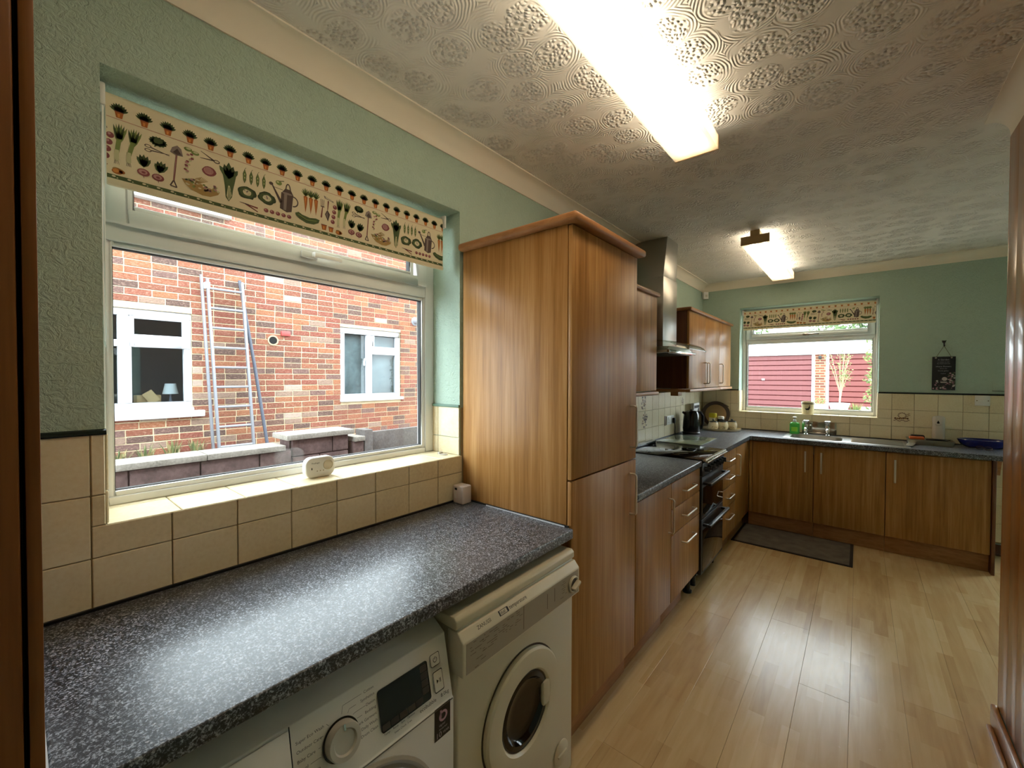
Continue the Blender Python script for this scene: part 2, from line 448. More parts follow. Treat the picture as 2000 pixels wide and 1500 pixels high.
# ---- wall tiles
tmesh = {}
def tile_obj(parent, orient, a0, a1, b0, b1, off):
    """orient 'x': face +x, a=y,b=z at x=off ; 'y': face -y, a=x,b=z at y=off ; 'z': face +z, a=x,b=y at z=off"""
    g = .0013; wa = a1-a0-2*g; wb = b1-b0-2*g
    if wa < .004 or wb < .004: return
    k = (orient, round(wa, 4), round(wb, 4))
    if k not in tmesh:
        mb = MB()
        if orient == 'x': mb.box(0, T, 0, wa, 0, wb)
        elif orient == 'y': mb.box(0, wa, -T, 0, 0, wb)
        elif orient == 'Y': mb.box(0, wa, 0, T, 0, wb)
        elif orient == 'X': mb.box(-T, 0, 0, wa, 0, wb)
        else: mb.box(0, wa, 0, wb, 0, T)
        tmesh[k] = mb.mesh('tile', TILE, bev=.0016, seg=1, smooth=False)
    o = bpy.data.objects.new('tile', tmesh[k]); COL.objects.link(o); o.parent = parent
    o.location = {'x': (off, a0+g, b0+g), 'X': (off, a0+g, b0+g), 'y': (a0+g, off, b0+g), 'Y': (a0+g, off, b0+g), 'z': (a0+g, b0+g, off)}[orient]
    return o
ROWS = [(.883, 1.038), (1.038, 1.193), (1.193, 1.345)]
TP = .1567
part('grout_bed', boxes((0, .003, .03, W1[0], .8, 1.343), (0, .003, W1[0], W1[1], .8, W1[2]-.001), (0, .003, 1.36, YE, .8, 1.343)), GROUT, wl, smooth=False)
cols = [(.12+TP*(k-1), .12+TP*k) for k in range(0, 34)]
for (y0, y1) in cols:
    y0c = max(y0, .03); y1c = min(y1, YE-T-.001)
    if y1c-y0c < .01: continue
    for (z0, z1) in ROWS:
        if y1c <= W1[0] or y0c >= W1[1]:
            if 1.38 < y1c and y0c < 1.95: continue      # behind the tall cabinet
            tile_obj(wl, 'x', y0c, y1c, z0, z1, .003)
        else:
            if y0c < W1[0] and z1 > W1[2]: tile_obj(wl, 'x', y0c, W1[0], max(z0, W1[2]), z1, .003)
            if z0 < W1[2]: tile_obj(wl, 'x', y0c, min(y1c, W1[1]+.008), z0, min(z1, W1[2]), .003)
# sill and reveal tiles of the left window
part('sill_bed', boxes((-.19, .003, W1[0], W1[1], W1[2]-.012, W1[2]-.005)), GROUT, wl, smooth=False)
for (y0, y1) in [(.147, .30), (.30, .457), (.457, .613), (.613, .77), (.77, .926), (.926, 1.083), (1.083, 1.24), (1.24, 1.356)]:
    tile_obj(wl, 'z', -.16, .009, y0, y1, W1[2]-.006)
    tile_obj(wl, 'z', -.192, -.16, y0, y1, W1[2]-.006)
for (z0, z1) in ((1.117, 1.2), (1.2, 1.345)):
    tile_obj(wl, 'y', -.15, .002, z0, z1, W1[1]); tile_obj(wl, 'y', -.192, -.15, z0, z1, W1[1])
    tile_obj(wl, 'Y', -.15, .002, z0, z1, W1[0]); tile_obj(wl, 'Y', -.192, -.15, z0, z1, W1[0])
# end wall tiles
part('grout_bed', boxes((0, W2[0], YE-.003, YE, .8, 1.343), (W2[1], 2.25, YE-.003, YE, .8, 1.343), (2.25, 2.56, YE-.003, YE, .10, 1.343), (W2[0], W2[1], YE-.003, YE, .8, W2[2]-.001)), GROUT, we, smooth=False)
TE = .1525
cols = [(.0095+TE*(k), .0095+TE*(k+1)) for k in range(0, 23)]
for (x0, x1) in cols:
    x1 = min(x1, 2.56)
    if x1-x0 < .01: continue
    rows = list(ROWS)
    if x1 > 2.2: rows += [(.883-.1545*(k+1), .883-.1545*k) for k in range(5)]
    for (z0, z1) in rows:
        z0 = max(z0, .10)
        if x1 <= W2[0] or x0 >= W2[1] or z1 <= W2[2]:
            tile_obj(we, 'y', x0, x1, z0, z1, YE-.003)
        else:
            if x0 < W2[0]: tile_obj(we, 'y', x0, W2[0], max(z0, W2[2]) if z0 < W2[2] else z0, z1, YE-.003)
            if x1 > W2[1]: tile_obj(we, 'y', W2[1], x1, max(z0, W2[2]) if z0 < W2[2] else z0, z1, YE-.003)
            if z0 < W2[2]: tile_obj(we, 'y', x0, x1, z0, W2[2], YE-.003)
for k in range(8):
    x0 = W2[0]+.149*k; x1 = min(x0+.149, W2[1]) if k < 7 else W2[1]
    tile_obj(we, 'z', x0, x1, YE-.009, YE+.17, W2[2]-.006)
for (z0, z1) in ((1.109, 1.2), (1.2, 1.345)):
    tile_obj(we, 'x', YE-.002, YE+.17, z0, z1, W2[0]); tile_obj(we, 'X', YE-.002, YE+.17, z0, z1, W2[1])
# dark green edging along the top of the tiles
def edge_run(a, b, axis, off):
    mb = MB(); prof = [(0, 1.343), (.012, 1.343), (.014, 1.347), (.012, 1.353), (.006, 1.357), (0, 1.357)]
    if axis == 'y': mb.prism([(p[0]+off, p[1]) for p in prof], 'y', a, b)
    else: mb.prism([(off-p[0], p[1]) for p in prof], 'x', a, b) if False else mb._add([(a, off-p[0], p[1]) for p in prof]+[(b, off-p[0], p[1]) for p in prof], [[i, (i+1) % 6, 6+(i+1) % 6, 6+i] for i in range(6)]+[list(range(6)), [6+i for i in range(6)]])
    return mb
struct('trim_4', edge_run(.024, W1[0]+.002, 'y', 0), DGREEN, clean=True)
struct('trim_5', edge_run(1.975, YE, 'y', 0), DGREEN, clean=True)
mb = edge_run(0, W2[0], 'x', YE); struct('trim_6', mb, DGREEN, clean=True)
mb = edge_run(W2[1], 2.56, 'x', YE); struct('trim_7', mb, DGREEN, clean=True)
mb = MB(); mb.box(-.19, .004, W1[1]-.012, W1[1], 1.343, 1.356); struct('trim_8', mb, mat('mint_painted_edging', '#5f7d6c', .5), bev=.003)
# skirtings
struct('baseboard_end', boxes((2.26, 2.56, YE-.02, YE, 0, .09), (2.26, 2.56, YE-.034, YE-.02, 0, .018)), DWOOD, bev=.004)
struct('baseboard_right', boxes((XR-.026, XR-.0065, 1.1, YR+.012, 0, .088), (XR-.044, XR-.026, 1.1, YR-.03, 0, .018)), CLAD, bev=.006)
# varnished boards cladding the end of the right wall
for k in range(9):
    y1 = YR - k*.125; mb = boxes((XR-.006, XR-.0005, y1-.1242, y1, .088, ZCV+.002))
    part('cladding_board', mb, CLAD, wr, bev=.002)
part('corner_post', boxes((XR-.006, XR+.14, YR+.0005, YR+.012, 0, ZCV+.002)), CLAD, wr, bev=.004)

# ================================================================== WINDOWS
def ring(mb, a0, a1, b0, b1, t0, t1, wa, wb=None, fn=None):
    """rectangular frame made of four bars; fn maps (a,b,t) boxes"""
    wb = wb or wa
    for (p0, p1, q0, q1) in ((a0, a0+wa, b0, b1), (a1-wa, a1, b0, b1), (a0+wa, a1-wa, b0, b0+wb), (a0+wa, a1-wa, b1-wb, b1)):
        fn(mb, p0, p1, q0, q1, t0, t1)
fx = lambda mb, a0, a1, b0, b1, t0, t1: mb.box(-t1, -t0, a0, a1, b0, b1)            # left wall: t = depth behind wall face
fy = lambda mb, a0, a1, b0, b1, t0, t1: mb.box(a0, a1, YE+t0, YE+t1, b0, b1)        # end wall
def make_window(name, fn, O, lower, sash, upper, t, label):
    (a0, a1, b0, b1) = O
    mb = MB()
    fn(mb, a0, lower[0]-.014, b0, b1, t, t+.065); fn(mb, lower[1]+.014, a1, b0, b1, t, t+.065)
    fn(mb, lower[0]-.014, lower[1]+.014, b0, lower[2]-.014, t, t+.065)
    fn(mb, lower[0]-.014, lower[1]+.014, lower[3]+.014, sash[2]+.004, t, t+.065)
    fn(mb, lower[0]-.014, lower[1]+.014, sash[3]-.004, b1, t, t+.065)
    w_ = struct(name, mb, UPVC, bev=.004); w_['label'] = label
    mb = MB(); ring(mb, lower[0]-.016, lower[1]+.016, lower[2]-.016, lower[3]+.016, t+.008, t+.04, .017, fn=fn); part('glazing_bead', mb, UPVC, w_, bev=.004)
    mb = MB(); ring(mb, lower[0]-.001, lower[1]+.001, lower[2]-.001, lower[3]+.001, t+.018, t+.038, .0045, fn=fn); part('gasket', mb, GASKET, w_)
    mb = MB(); fn(mb, lower[0]+.001, lower[1]-.001, lower[2]+.001, lower[3]-.001, t+.026, t+.032); part('pane', mb, GLASS, w_, smooth=False)
    mb = MB(); ring(mb, sash[0], sash[1], sash[2], sash[3], t-.018, t+.05, upper[0]-sash[0]-.014, upper[2]-sash[2]-.014, fn=fn); sh = part('sash', mb, UPVC, w_, bev=.005)
    mb = MB(); ring(mb, upper[0]-.016, upper[1]+.016, upper[2]-.016, upper[3]+.016, t-.008, t+.03, .017, fn=fn); part('glazing_bead', mb, UPVC, sh, bev=.004)
    mb = MB(); ring(mb, upper[0]-.001, upper[1]+.001, upper[2]-.001, upper[3]+.001, t+.002, t+.026, .0045, fn=fn); part('gasket', mb, GASKET, sh)
    mb = MB(); fn(mb, upper[0]+.001, upper[1]-.001, upper[2]+.001, upper[3]-.001, t+.012, t+.018); part('pane', mb, GLASS, sh, smooth=False)
    return w_, sh
w1, sh1 = make_window('window_1', fx, W1, (.186, 1.290, 1.154, 1.863), (.168, 1.30, 1.925, 2.245), (.232, 1.213, 1.985, 2.185), .19, 'large white window over the dark worktop looking onto a brick wall')
w2, sh2 = make_window('window_2', fy, W2, (.452, 1.548, 1.160, 1.874), (.438, 1.562, 1.925, 2.255), (.508, 1.508, 1.988, 2.19), .165, 'white window above the sink looking onto garage doors')
for sh, fn_, a, z, t in ((sh1, 'x', .70, 1.952, .165), (sh2, 'y', .975, 1.955, .14)):
    mb = MB()
    P = (lambda u, d, zz: (-t+d, u, zz)) if fn_ == 'x' else (lambda u, d, zz: (u, YE+t-d, zz))
    def bx(u0, u1, d0, d1, z0, z1):
        p = P(u0, d0, z0); q = P(u1, d1, z1)
        mb.box(min(p[0], q[0]), max(p[0], q[0]), min(p[1], q[1]), max(p[1], q[1]), z0, z1)
    bx(a, a+.062, -.006, .008, z-.012, z+.012); bx(a+.036, a+.058, .006, .034, z-.009, z+.009); bx(a+.036, a+.145, .026, .038, z-.012, z+.006)
    part('handle', mb, WHITEP if fn_ == 'x' else CHROME, sh, bev=.004)
# ================================================================== KITCHEN UNITS
def bar_handle(parent, p0, p1, out, reach=.032, r=.0052, name='handle'):
    p0 = Vector(p0); p1 = Vector(p1); o = Vector(out)*reach; d = (p1-p0).normalized(); k = .010
    pts = [p0, p0+o*.55, p0+o*.86+d*k*.25, p0+o+d*k, p0+o+d*(k+.01)]
    pts += [p1+o-d*(k+.01), p1+o-d*k, p1+o*.86-d*k*.25, p1+o*.55, p1]
    mb = MB(); mb.tube(pts, r, 10)
    return part(name, mb, NICKEL, parent)
XD = .609       # door face of the left run
def unit(name, label, y0, y1, group, doors=(), drawers=(), plinth=True, ztop=.87):
    t = thing(name, label, 'cabinet', ((.02+XD)/2, (y0+y1)/2, 0), group)
    part('carcass', boxes((.02, XD-.021, y0, y1, .147, ztop-.001)), WOOD, t, bev=.001)
    if plinth: part('plinth', boxes((.50, .55, y0, y1, 0, .146)), WOODX, t, bev=.001)
    for (a, b, z0, z1, h0, h1) in doors:
        d = part('door', boxes((XD-.019, XD, a, b, z0, z1)), WOOD, t, bev=.003)
        bar_handle(d, (XD, h0[0], h0[1]), (XD, h1[0], h1[1]), (1, 0, 0))
    for (a, b, z0, z1, ha, hb, hz) in drawers:
        d = part('drawer', boxes((XD-.019, XD, a, b, z0, z1)), WOOD, t, bev=.003)
        bar_handle(d, (XD, ha, hz), (XD, hb, hz), (1, 0, 0))
    return t
G1 = 'wood effect base units along the window wall'
# tall cabinet between the two worktops
t = thing('tall_cabinet', 'tall wood effect cabinet with two doors standing between the two worktops', 'cabinet', (.31, 1.669, 0))
part('carcass', boxes((.011, XD-.021, 1.3675, 1.971, .147, 2.075)), WOOD, t, bev=.0015)
part('plinth', boxes((.50, .555, 1.372, 1.970, 0, .146)), WOODX, t, bev=.001)
d = part('door', boxes((XD-.019, XD, 1.370, 1.970, 1.091, 2.072)), WOOD, t, bev=.004); bar_handle(d, (XD, 1.902, 1.155), (XD, 1.902, 1.352), (1, 0, 0))
d = part('door', boxes((XD-.019, XD, 1.370, 1.970, .147, 1.086)), WOOD, t, bev=.004); bar_handle(d, (XD, 1.902, .832), (XD, 1.902, 1.026), (1, 0, 0))
part('cornice', boxes((.002, XD+.034, 1.338, 1.999, 2.076, 2.110)), WOODX, t, bev=.012, seg=4)
# dark larder cabinet at the extreme left
t = thing('larder_cabinet', 'dark brown tall larder cabinet seen edge-on at far left', 'cabinet', (.3, -.29, 0))
part('side_panel', boxes((.001, .60, .0095, .0235, 0, 2.44)), LARD, t, bev=.001)
part('carcass', boxes((.001, .578, -.60, .007, .1, 2.44)), DARK, t)
part('door', boxes((.58, .60, -.60, .0045, .12, 2.44)), LARD, t, bev=.003)
part('plinth', boxes((.50, .55, -.60, .007, 0, .12)), LARD, t)

unit('base_cabinet', 'single-door base cabinet between the tall cabinet and the three drawers', 1.974, 2.484, G1, doors=[(1.9765, 2.482, .147, .862, (2.436, .585), (2.436, .785))])
unit('drawer_cabinet', 'three-drawer base cabinet just left of the black cooker', 2.486, 3.052, G1, plinth=False, drawers=[(2.489, 3.049, .705, .862, 2.68, 2.885, .783), (2.489, 3.049, .549, .701, 2.68, 2.885, .628), (2.489, 3.049, .147, .545, 2.68, 2.885, .46)])
o = [x for x in COL.objects if x.name.startswith('drawer_cabinet')][0]
part('plinth', boxes((.50, .55, 2.486, 2.86, 0, .146)), WOODX, o, bev=.001)
mb = MB(); mb.cyl((.55, 2.99, 0), (.55, 2.99, .147), .019, 16); mb.cyl((.55, 2.99, 0), (.55, 2.99, .012), .03, 16); part('leg', mb, BLACKP, o)
unit('drawer_cabinet', 'four-drawer base cabinet just right of the black cooker', 3.662, 4.143, G1, drawers=[(3.665, 4.141, .722, .862, 3.79, 3.975, .795), (3.665, 4.141, .561, .718, 3.79, 3.975, .645), (3.665, 4.141, .397, .557, 3.79, 3.975, .485), (3.665, 4.141, .147, .393, 3.79, 3.975, .31)])
unit('base_cabinet', 'narrow single-door base cabinet in the corner by the four drawers', 4.145, 4.73, G1, doors=[(4.147, 4.622, .147, .862, (4.185, .605), (4.185, .795))])
o = [x for x in COL.objects if x.name.startswith('base_cabinet')][-1]
part('corner_post', boxes((XD-.019, XD, 4.625, 4.733, .147, .862)), WOOD, o, bev=.002)

# end run under the sink
YD = 4.735
G2 = 'wood effect base units under the sink worktop'
def eunit(label, x0, x1, hx, top=.869):
    t = thing('base_cabinet', label, 'cabinet', ((x0+x1)/2, 5.0, 0), G2)
    part('carcass', boxes((x0, x1, YD+.021, YE-.02, .147, top)), WOOD, t, bev=.001)
    part('plinth', boxes((x0 if x0 > .7 else .60, x1, YD+.05, YD+.07, 0, .146)), WOODX, t, bev=.001)
    d = part('door', boxes((x0+.002, x1-.002, YD, YD+.019, .147, .862)), WOOD, t, bev=.003)
    mb = MB(); mb.box(hx-.007, hx+.007, YD-.030, YD-.022, .612, .806); mb.cyl((hx, YD, .622), (hx, YD-.024, .622), .006, 10); mb.cyl((hx, YD, .796), (hx, YD-.024, .796), .006, 10)
    part('handle', mb, NICKEL, d, bev=.002)
    return t
eunit('sink base cabinet nearest the corner, floor mat lying before it', .637, 1.134, 1.073, .745)
eunit('middle base cabinet of the three below the sink drainer', 1.136, 1.631, 1.192, .745)
t = eunit('widest base cabinet of the sink run, handle on its left', 1.633, 2.230, 1.689)
part('end_panel', boxes((2.232, 2.252, YD-.012, YE-.04, 0, .869)), DWOOD, t, bev=.002)
part('corner_post', boxes((XD+.002, .636, YD, YD+.019, .147, .862)), WOOD, bpy.data.objects['base_cabinet.002'], bev=.002)

# worktops
def worktop(name, label, poly, strips=()):
    mb = MB(); mb.prism(poly, 'z', .872, .910)
    o = solo(name, label, 'worktop', mb, WORKTOP, 'speckled charcoal worktops', bev=.006, seg=3)
    for (b, m, n) in strips: part(n, boxes(b), m, o)
    return o
worktop('worktop', 'dark speckled worktop under the large window, over both laundry machines', [(.003, .028), (.6214, .028), (.6214, 1.3665), (.003, 1.3665)],
        [((.009, .017, .03, 1.36, .910, .917), SILICONE, 'sealing_strip'), ((.02, .60, 1.360, 1.3672, .910, .9165), SILICONE, 'sealing_strip'), ((.17, .585, 1.3575, 1.3600, .910, .9145), PALESTRIP, 'silicone_bead'), ((.03, .62, .0245, .0280, .874, .912), PALESTRIP, 'edge_strip')])
worktop('worktop', 'short dark speckled worktop between the tall cabinet and the cooker', [(.009, 1.973), (.6214, 1.973), (.6214, 3.055), (.009, 3.055)],
        [((.009, .017, 1.975, 3.05, .910, .917), SILICONE, 'sealing_strip')])
# L shaped worktop with the sink cut-out
SX0, SX1, SY0, SY1 = .885, 1.785, 4.735, 5.215
mb = MB()
P_out = [(.009, 3.658), (.6214, 3.658), (.6214, 4.68), (.6364, 4.695), (2.50, 4.695), (2.50, YE-.009), (.009, YE-.009)]
bm_v = []
def ring_prism(mb, outer, hole, z0, z1):
    me_f = []
    bm = bmesh.new()
    ov = [bm.verts.new((p[0], p[1], z0)) for p in outer]; hv = [bm.verts.new((p[0], p[1], z0)) for p in hole]
    es = [bm.edges.new((ov[i], ov[(i+1) % len(ov)])) for i in range(len(ov))]+[bm.edges.new((hv[i], hv[(i+1) % len(hv)])) for i in range(len(hv))]
    bmesh.ops.triangle_fill(bm, edges=es, use_beauty=True)
    r = bmesh.ops.extrude_face_region(bm, geom=bm.faces[:])
    bmesh.ops.translate(bm, vec=(0, 0, z1-z0), verts=[g for g in r['geom'] if isinstance(g, bmesh.types.BMVert)])
    bm.verts.index_update()
    mb._add([v.co.copy() for v in bm.verts], [[v.index for v in f.verts] for f in bm.faces]); bm.free()
ring_prism(mb, P_out, [(SX0+.02, SY0+.02), (SX0+.02, SY1-.02), (SX1-.02, SY1-.02), (SX1-.02, SY0+.02)], .872, .910)
wc = solo('worktop', 'L-shaped dark speckled worktop running round the corner to the sink', 'worktop', mb, WORKTOP, 'speckled charcoal worktops', clean=True, ang=25)
part('sealing_strip', boxes((.009, .017, 3.66, YE-.01, .910, .917), (.017, 2.49, YE-.017, YE-.009, .910, .917)), SILICONE, wc)
# wooden bracket under the overhanging end of the worktop
mb = MB(); mb.prism([(YE-.010, .869), (YE-.22, .869), (YE-.22, .85), (YE-.15, .835), (YE-.09, .79), (YE-.06, .72), (YE-.05, .68), (YE-.010, .68)], 'x', 2.33, 2.36)
solo('worktop_bracket', 'curved wooden bracket on the tiles under the worktop end', 'bracket', mb, WOODX, bev=.003)

# wall cabinets
def wcab(label, y0, y1, doors):
    t = thing('wall_cabinet', label, 'cabinet', (.165, (y0+y1)/2, 1.36), 'wood effect wall cabinets')
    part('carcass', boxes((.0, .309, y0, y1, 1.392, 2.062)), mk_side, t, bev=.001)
    for (a, b, hy) in doors:
        d = part('door', boxes((.311, .330, a+.0015, b-.0015, 1.394, 2.064)), WOOD, t, bev=.003)
        bar_handle(d, (.330, hy, 1.432), (.330, hy, 1.628), (1, 0, 0))
    return t
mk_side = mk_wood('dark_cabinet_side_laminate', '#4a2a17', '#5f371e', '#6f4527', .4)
t = wcab('wall cabinet between tall cabinet and cooker hood', 1.974, 2.972, [(1.974, 2.472, 2.05), (2.474, 2.972, 2.53)])
part('cornice', boxes((.0, .350, 1.974, 2.99, 2.066, 2.092)), WOODX, t, bev=.010, seg=3)
part('pelmet', boxes((.30, .345, 1.974, 2.985, 1.362, 1.388)), WOODX, t, bev=.009, seg=3)
t = wcab('double wall cabinet just right of the cooker hood', 3.706, 4.698, [(3.706, 4.198, 4.155), (4.200, 4.698, 4.243)])
part('cornice', boxes((.0, .352, 3.690, 4.699, 2.066, 2.092)), WOODX, t, bev=.010, seg=3)
part('pelmet', boxes((.30, .345, 3.696, 4.699, 1.362, 1.388), (.0, .30, 3.700, 3.716, 1.362, 1.388)), WOODX, t, bev=.006, seg=3)
t = wcab('single wall cabinet in the corner beside the sink window', 4.700, 5.198, [(4.700, 5.198, 4.735)])
part('cornice', boxes((.0, .352, 4.701, 5.222, 2.066, 2.092)), WOODX, t, bev=.010, seg=3)
part('pelmet', boxes((.30, .345, 4.701, 5.215, 1.362, 1.388)), WOODX, t, bev=.006, seg=3)
t = thing('under_cabinet_light', 'slim strip light with brown end block under the wall cabinet', 'light', (.12, 4.2, 1.33))
part('housing', boxes((.08, .12, 4.06, 4.58, 1.352, 1.391)), CREAMP, t, bev=.004)
part('end_block', boxes((.10, .17, 3.93, 4.04, 1.318, 1.391)), WOODX, t, bev=.003)

# ================================================================== COOKER HOOD
t = thing('cooker_hood', 'stainless steel chimney cooker hood with curved glass visor', 'cooker hood', (.2, 3.34, 1.66))
part('chimney', boxes((.001, .300, 3.172, 3.476, 1.722, 2.26)), STEEL, t, bev=.002)
mb = MB(); z0, z1 = 2.26, CEIL-.002
mb._add([(0.001, 3.180, z0), (.296, 3.180, z0), (.296, 3.470, z0), (0.001, 3.470, z0), (0.001, 3.262, z1), (.296, 3.262, z1), (.296, 3.505, z1), (0.001, 3.505, z1)], [(0, 3, 2, 1), (4, 5, 6, 7), (0, 1, 5, 4), (1, 2, 6, 5), (2, 3, 7, 6), (3, 0, 4, 7)])
part('upper_chimney', mb, STEEL, t, bev=.002)
mb = MB(); mb.prism([(3.05, 1.672), (3.67, 1.672), (3.67, 1.690), (3.56, 1.721), (3.10, 1.721), (3.05, 1.690)], 'x', .001, .375); part('canopy', mb, STEEL, t, bev=.002)
part('front_strip', boxes((.376, .395, 3.05, 3.67, 1.672, 1.694)), CHROME, t, bev=.003)
mb = MB(); rows_t = []; rows_b = []
pf = [(.30, 1.764), (.36, 1.763), (.41, 1.756), (.45, 1.744), (.48, 1.726), (.497, 1.703)]
for (xx, zz) in pf:
    rows_t.append([(xx - .035*abs((yy-3.36)/.36)**4, yy, zz) for yy in [3.0+.72*i/16 for i in range(17)]])
    rows_b.append([(xx - .035*abs((yy-3.36)/.36)**4, yy, zz-.005) for yy in [3.0+.72*i/16 for i in range(17)]])
mb.sheet(rows_t); mb.sheet(rows_b)
mb.sheet([rows_t[-1], rows_b[-1]]); mb.sheet([[r[-1] for r in rows_t], [r[-1] for r in rows_b]]); mb.sheet([[r[0] for r in rows_t], [r[0] for r in rows_b]])
part('glass_visor', mb, SMOKEG, t, clean=True)
mb = MB(); mb.tube(rows_t[0] and [Vector(p)+Vector((0, 0, -.0025)) for p in [r[-1] for r in rows_t]], .0035, 6); part('visor_edge', mb, mat('pale_glass_edge', '#b9b08e', .2), t)
part('filter', boxes((.05, .36, 3.12, 3.60, 1.668, 1.672)), mat('dark_grey_mesh', '#4a4844', .5, metal=.6), t)

# ================================================================== COOKER
CY0, CY1, CX = 3.064, 3.652, .618
t = thing('cooker', 'black slot-in electric cooker with two oven doors and glass hob', 'cooker', (.33, 3.358, 0))
part('body', boxes((.03, CX-.03, CY0, CY1, .09, .900)), BLACKP, t, bev=.002)
part('hob', boxes((.03, CX+.004, CY0-.006, CY1+.004, .902, .917)), BLACKG, t, bev=.003)
part('hob_rear_vent', boxes((.030, .075, CY0, CY1, .917, .934)), mat('black_enamel', '#131313', .25), t, bev=.004)
mb = boxes((CX+.004, CX+.030, CY0-.002, CY1-.03, .908, .919), (CX+.010, CX+.034, CY0+.03, CY1, .893, .903)); part('hob_trim', mb, mat('polished_aluminium_trim', '#d9d6c8', .25, metal=.9), t, bev=.002)
cp = part('control_panel', boxes((CX-.03, CX+.006, CY0, CY1, .800, .892)), BLACKP, t, bev=.003)
for k in range(7):
    y = CY0+.06+k*.078
    mb = MB(); mb.frustum((CX+.006, y, .843), .021, (CX+.03, y, .843), .017, 20); mb.box(CX+.028, CX+.036, y-.004, y+.004, .826, .860)
    part('control_knob', mb, BLACKP, cp, bev=.001)
for (z0, z1, hz) in ((.500, .792, .745), (.105, .492, .452)):
    d = part('oven_door', boxes((CX-.03, CX+.002, CY0+.002, CY1-.002, z0, z1)), BLACKP, t, bev=.003)
    part('oven_glass', boxes((CX+.0022, CX+.0050, CY0+.02, CY1-.02, z0+.02, z1-.075)), BLACKG, d, bev=.001)
    mb = MB(); mb.box(CX+.034, CX+.058, CY0+.02, CY1-.02, hz-.010, hz+.010); mb.box(CX, CX+.036, CY0+.03, CY0+.055, hz-.009, hz+.009); mb.box(CX, CX+.036, CY1-.055, CY1-.03, hz-.009, hz+.009)
    h = part('handle', mb, BLACKP, d, bev=.004)
    part('handle_trim', boxes((CX+.0582, CX+.0592, CY0+.03, CY1-.03, hz+.004, hz+.008)), NICKEL, d)
for y in (CY0+.05, CY1-.05):
    mb = MB(); mb.cyl((.55, y, 0), (.55, y, .09), .018, 16); part('foot', mb, BLACKP, t)
for (cx_, cy_, r) in ((.46, 3.22, .09), (.46, 3.50, .075), (.20, 3.22, .075), (.20, 3.50, .09)):
    mb = MB()
    for k in range(40):
        a0, a1 = 2*PI*k/40, 2*PI*(k+1)/40
        mb.poly([(cx_+(r-.002)*math.cos(a0), cy_+(r-.002)*math.sin(a0), .9174), (cx_+r*math.cos(a0), cy_+r*math.sin(a0), .9174), (cx_+r*math.cos(a1), cy_+r*math.sin(a1), .9174), (cx_+(r-.002)*math.cos(a1), cy_+(r-.002)*math.sin(a1), .9174)])
    part('ring_print', mb, mat('grey_hob_print', '#4a4a4a', .3), t, clean=True)

# ================================================================== WASHING MACHINE
WY0, WY1 = .147, .741
t = thing('washing_machine', 'white washing machine with round silver dial and dark display under worktop', 'washing machine', (.33, .444, 0))
XT, ZT_, XS, ZS_ = .600, .800, .637, .645
prof = [(.03, .03), (XS, .03), (XS, ZS_-.004), (XS-.004, ZS_-.002), (XT, ZT_), (.535, .838), (.50, .846), (.03, .846)]
mb = MB(); mb._add([(p[0], WY0, p[1]) for p in prof]+[(p[0], WY1, p[1]) for p in prof], [list(range(8)), [8+i for i in range(8)]]+[[i, (i+1) % 8, 8+(i+1) % 8, 8+i] for i in range(8)])
part('body', mb, WENAM, t, bev=.005, seg=3)
cn = Vector((ZT_-ZS_, 0, XS-XT)).normalized(); cu = Vector((XT-XS, 0, ZT_-ZS_)).normalized(); cr = Vector((0, 1, 0))
def CPt(y, z, n=0.0):      # a point on the sloping control panel
    s_ = (z-ZS_)/(ZT_-ZS_); p = Vector((XS+(XT-XS)*s_, y, z)); return p+cn*n
def cpoly(mb, pts, n0, n1):
    m = len(pts); vs = [CPt(a, b, n0) for a, b in pts]+[CPt(a, b, n1) for a, b in pts]
    mb._add(vs, [list(range(m))[::-1], [m+i for i in range(m)]]+[[i, (i+1) % m, m+(i+1) % m, m+i] for i in range(m)])
# soap drawer on the left, separated by a groove
mb = MB(); cpoly(mb, [(WY0+.006, ZS_+.006), (.338, ZS_+.006), (.338, ZT_-.004), (WY0+.006, ZT_-.004)], .0005, .004); part('detergent_drawer', mb, WENAM, t, bev=.002)
mb = MB(); cpoly(mb, [(.3395, ZS_+.001), (.3410, ZS_+.001), (.3410, ZT_), (.3395, ZT_)], .0002, .0016); part('panel_groove', mb, DARK, t)
part('panel_seam', boxes((XS-.001, XS+.0012, WY0+.004, WY1-.004, ZS_-.006, ZS_-.0042)), mat('grey_seam', '#6b6458', .7), t)
KC = (.437, .722)
mb = MB(); c = CPt(*KC); mb.lathe([(.0, .002), (.040, .002), (.0405, .004), (.0365, .0045)], c, cn, 48); part('dial_bezel', mb, mat('dark_chrome_bezel', '#3a3430', .2, metal=.8), t)
mb = MB(); mb.lathe([(.0365, .003), (.0365, .018), (.034, .024), (.025, .024), (.022, .019), (0, .018)], c, cn, 48)
kb = part('dial', mb, mat('silver_dial', '#c4bcb0', .3, metal=.3), t)
mb = MB(); mb.box(-.002, .002, -.006, .006, 0, .002); q = Matrix((( cr.x, cu.x, cn.x), (cr.y, cu.y, cn.y), (cr.z, cu.z, cn.z))).to_4x4(); mb.xf(Matrix.Translation(c+cn*.0245+cu*.029) @ q); part('dial_mark', mb, CHROME, kb)
mb = MB(); cpoly(mb, rrect(.600, .720, .142, .088, .006), .0005, .003); ds = part('display', mb, mat('dark_display_glass', '#14100e', .12), t)
mb = MB()
for k in range(5): cpoly(mb, rrect(.541+k*.0235, .686, .021, .013, .002, 2), .0031, .0036)
for k in range(4): cpoly(mb, rrect(.657, .751-k*.0165, .02, .0145, .002, 2), .0031, .0036)
part('display_keys', mb, mat('dark_grey_keys', '#3b322c', .4), ds, kind='stuff')
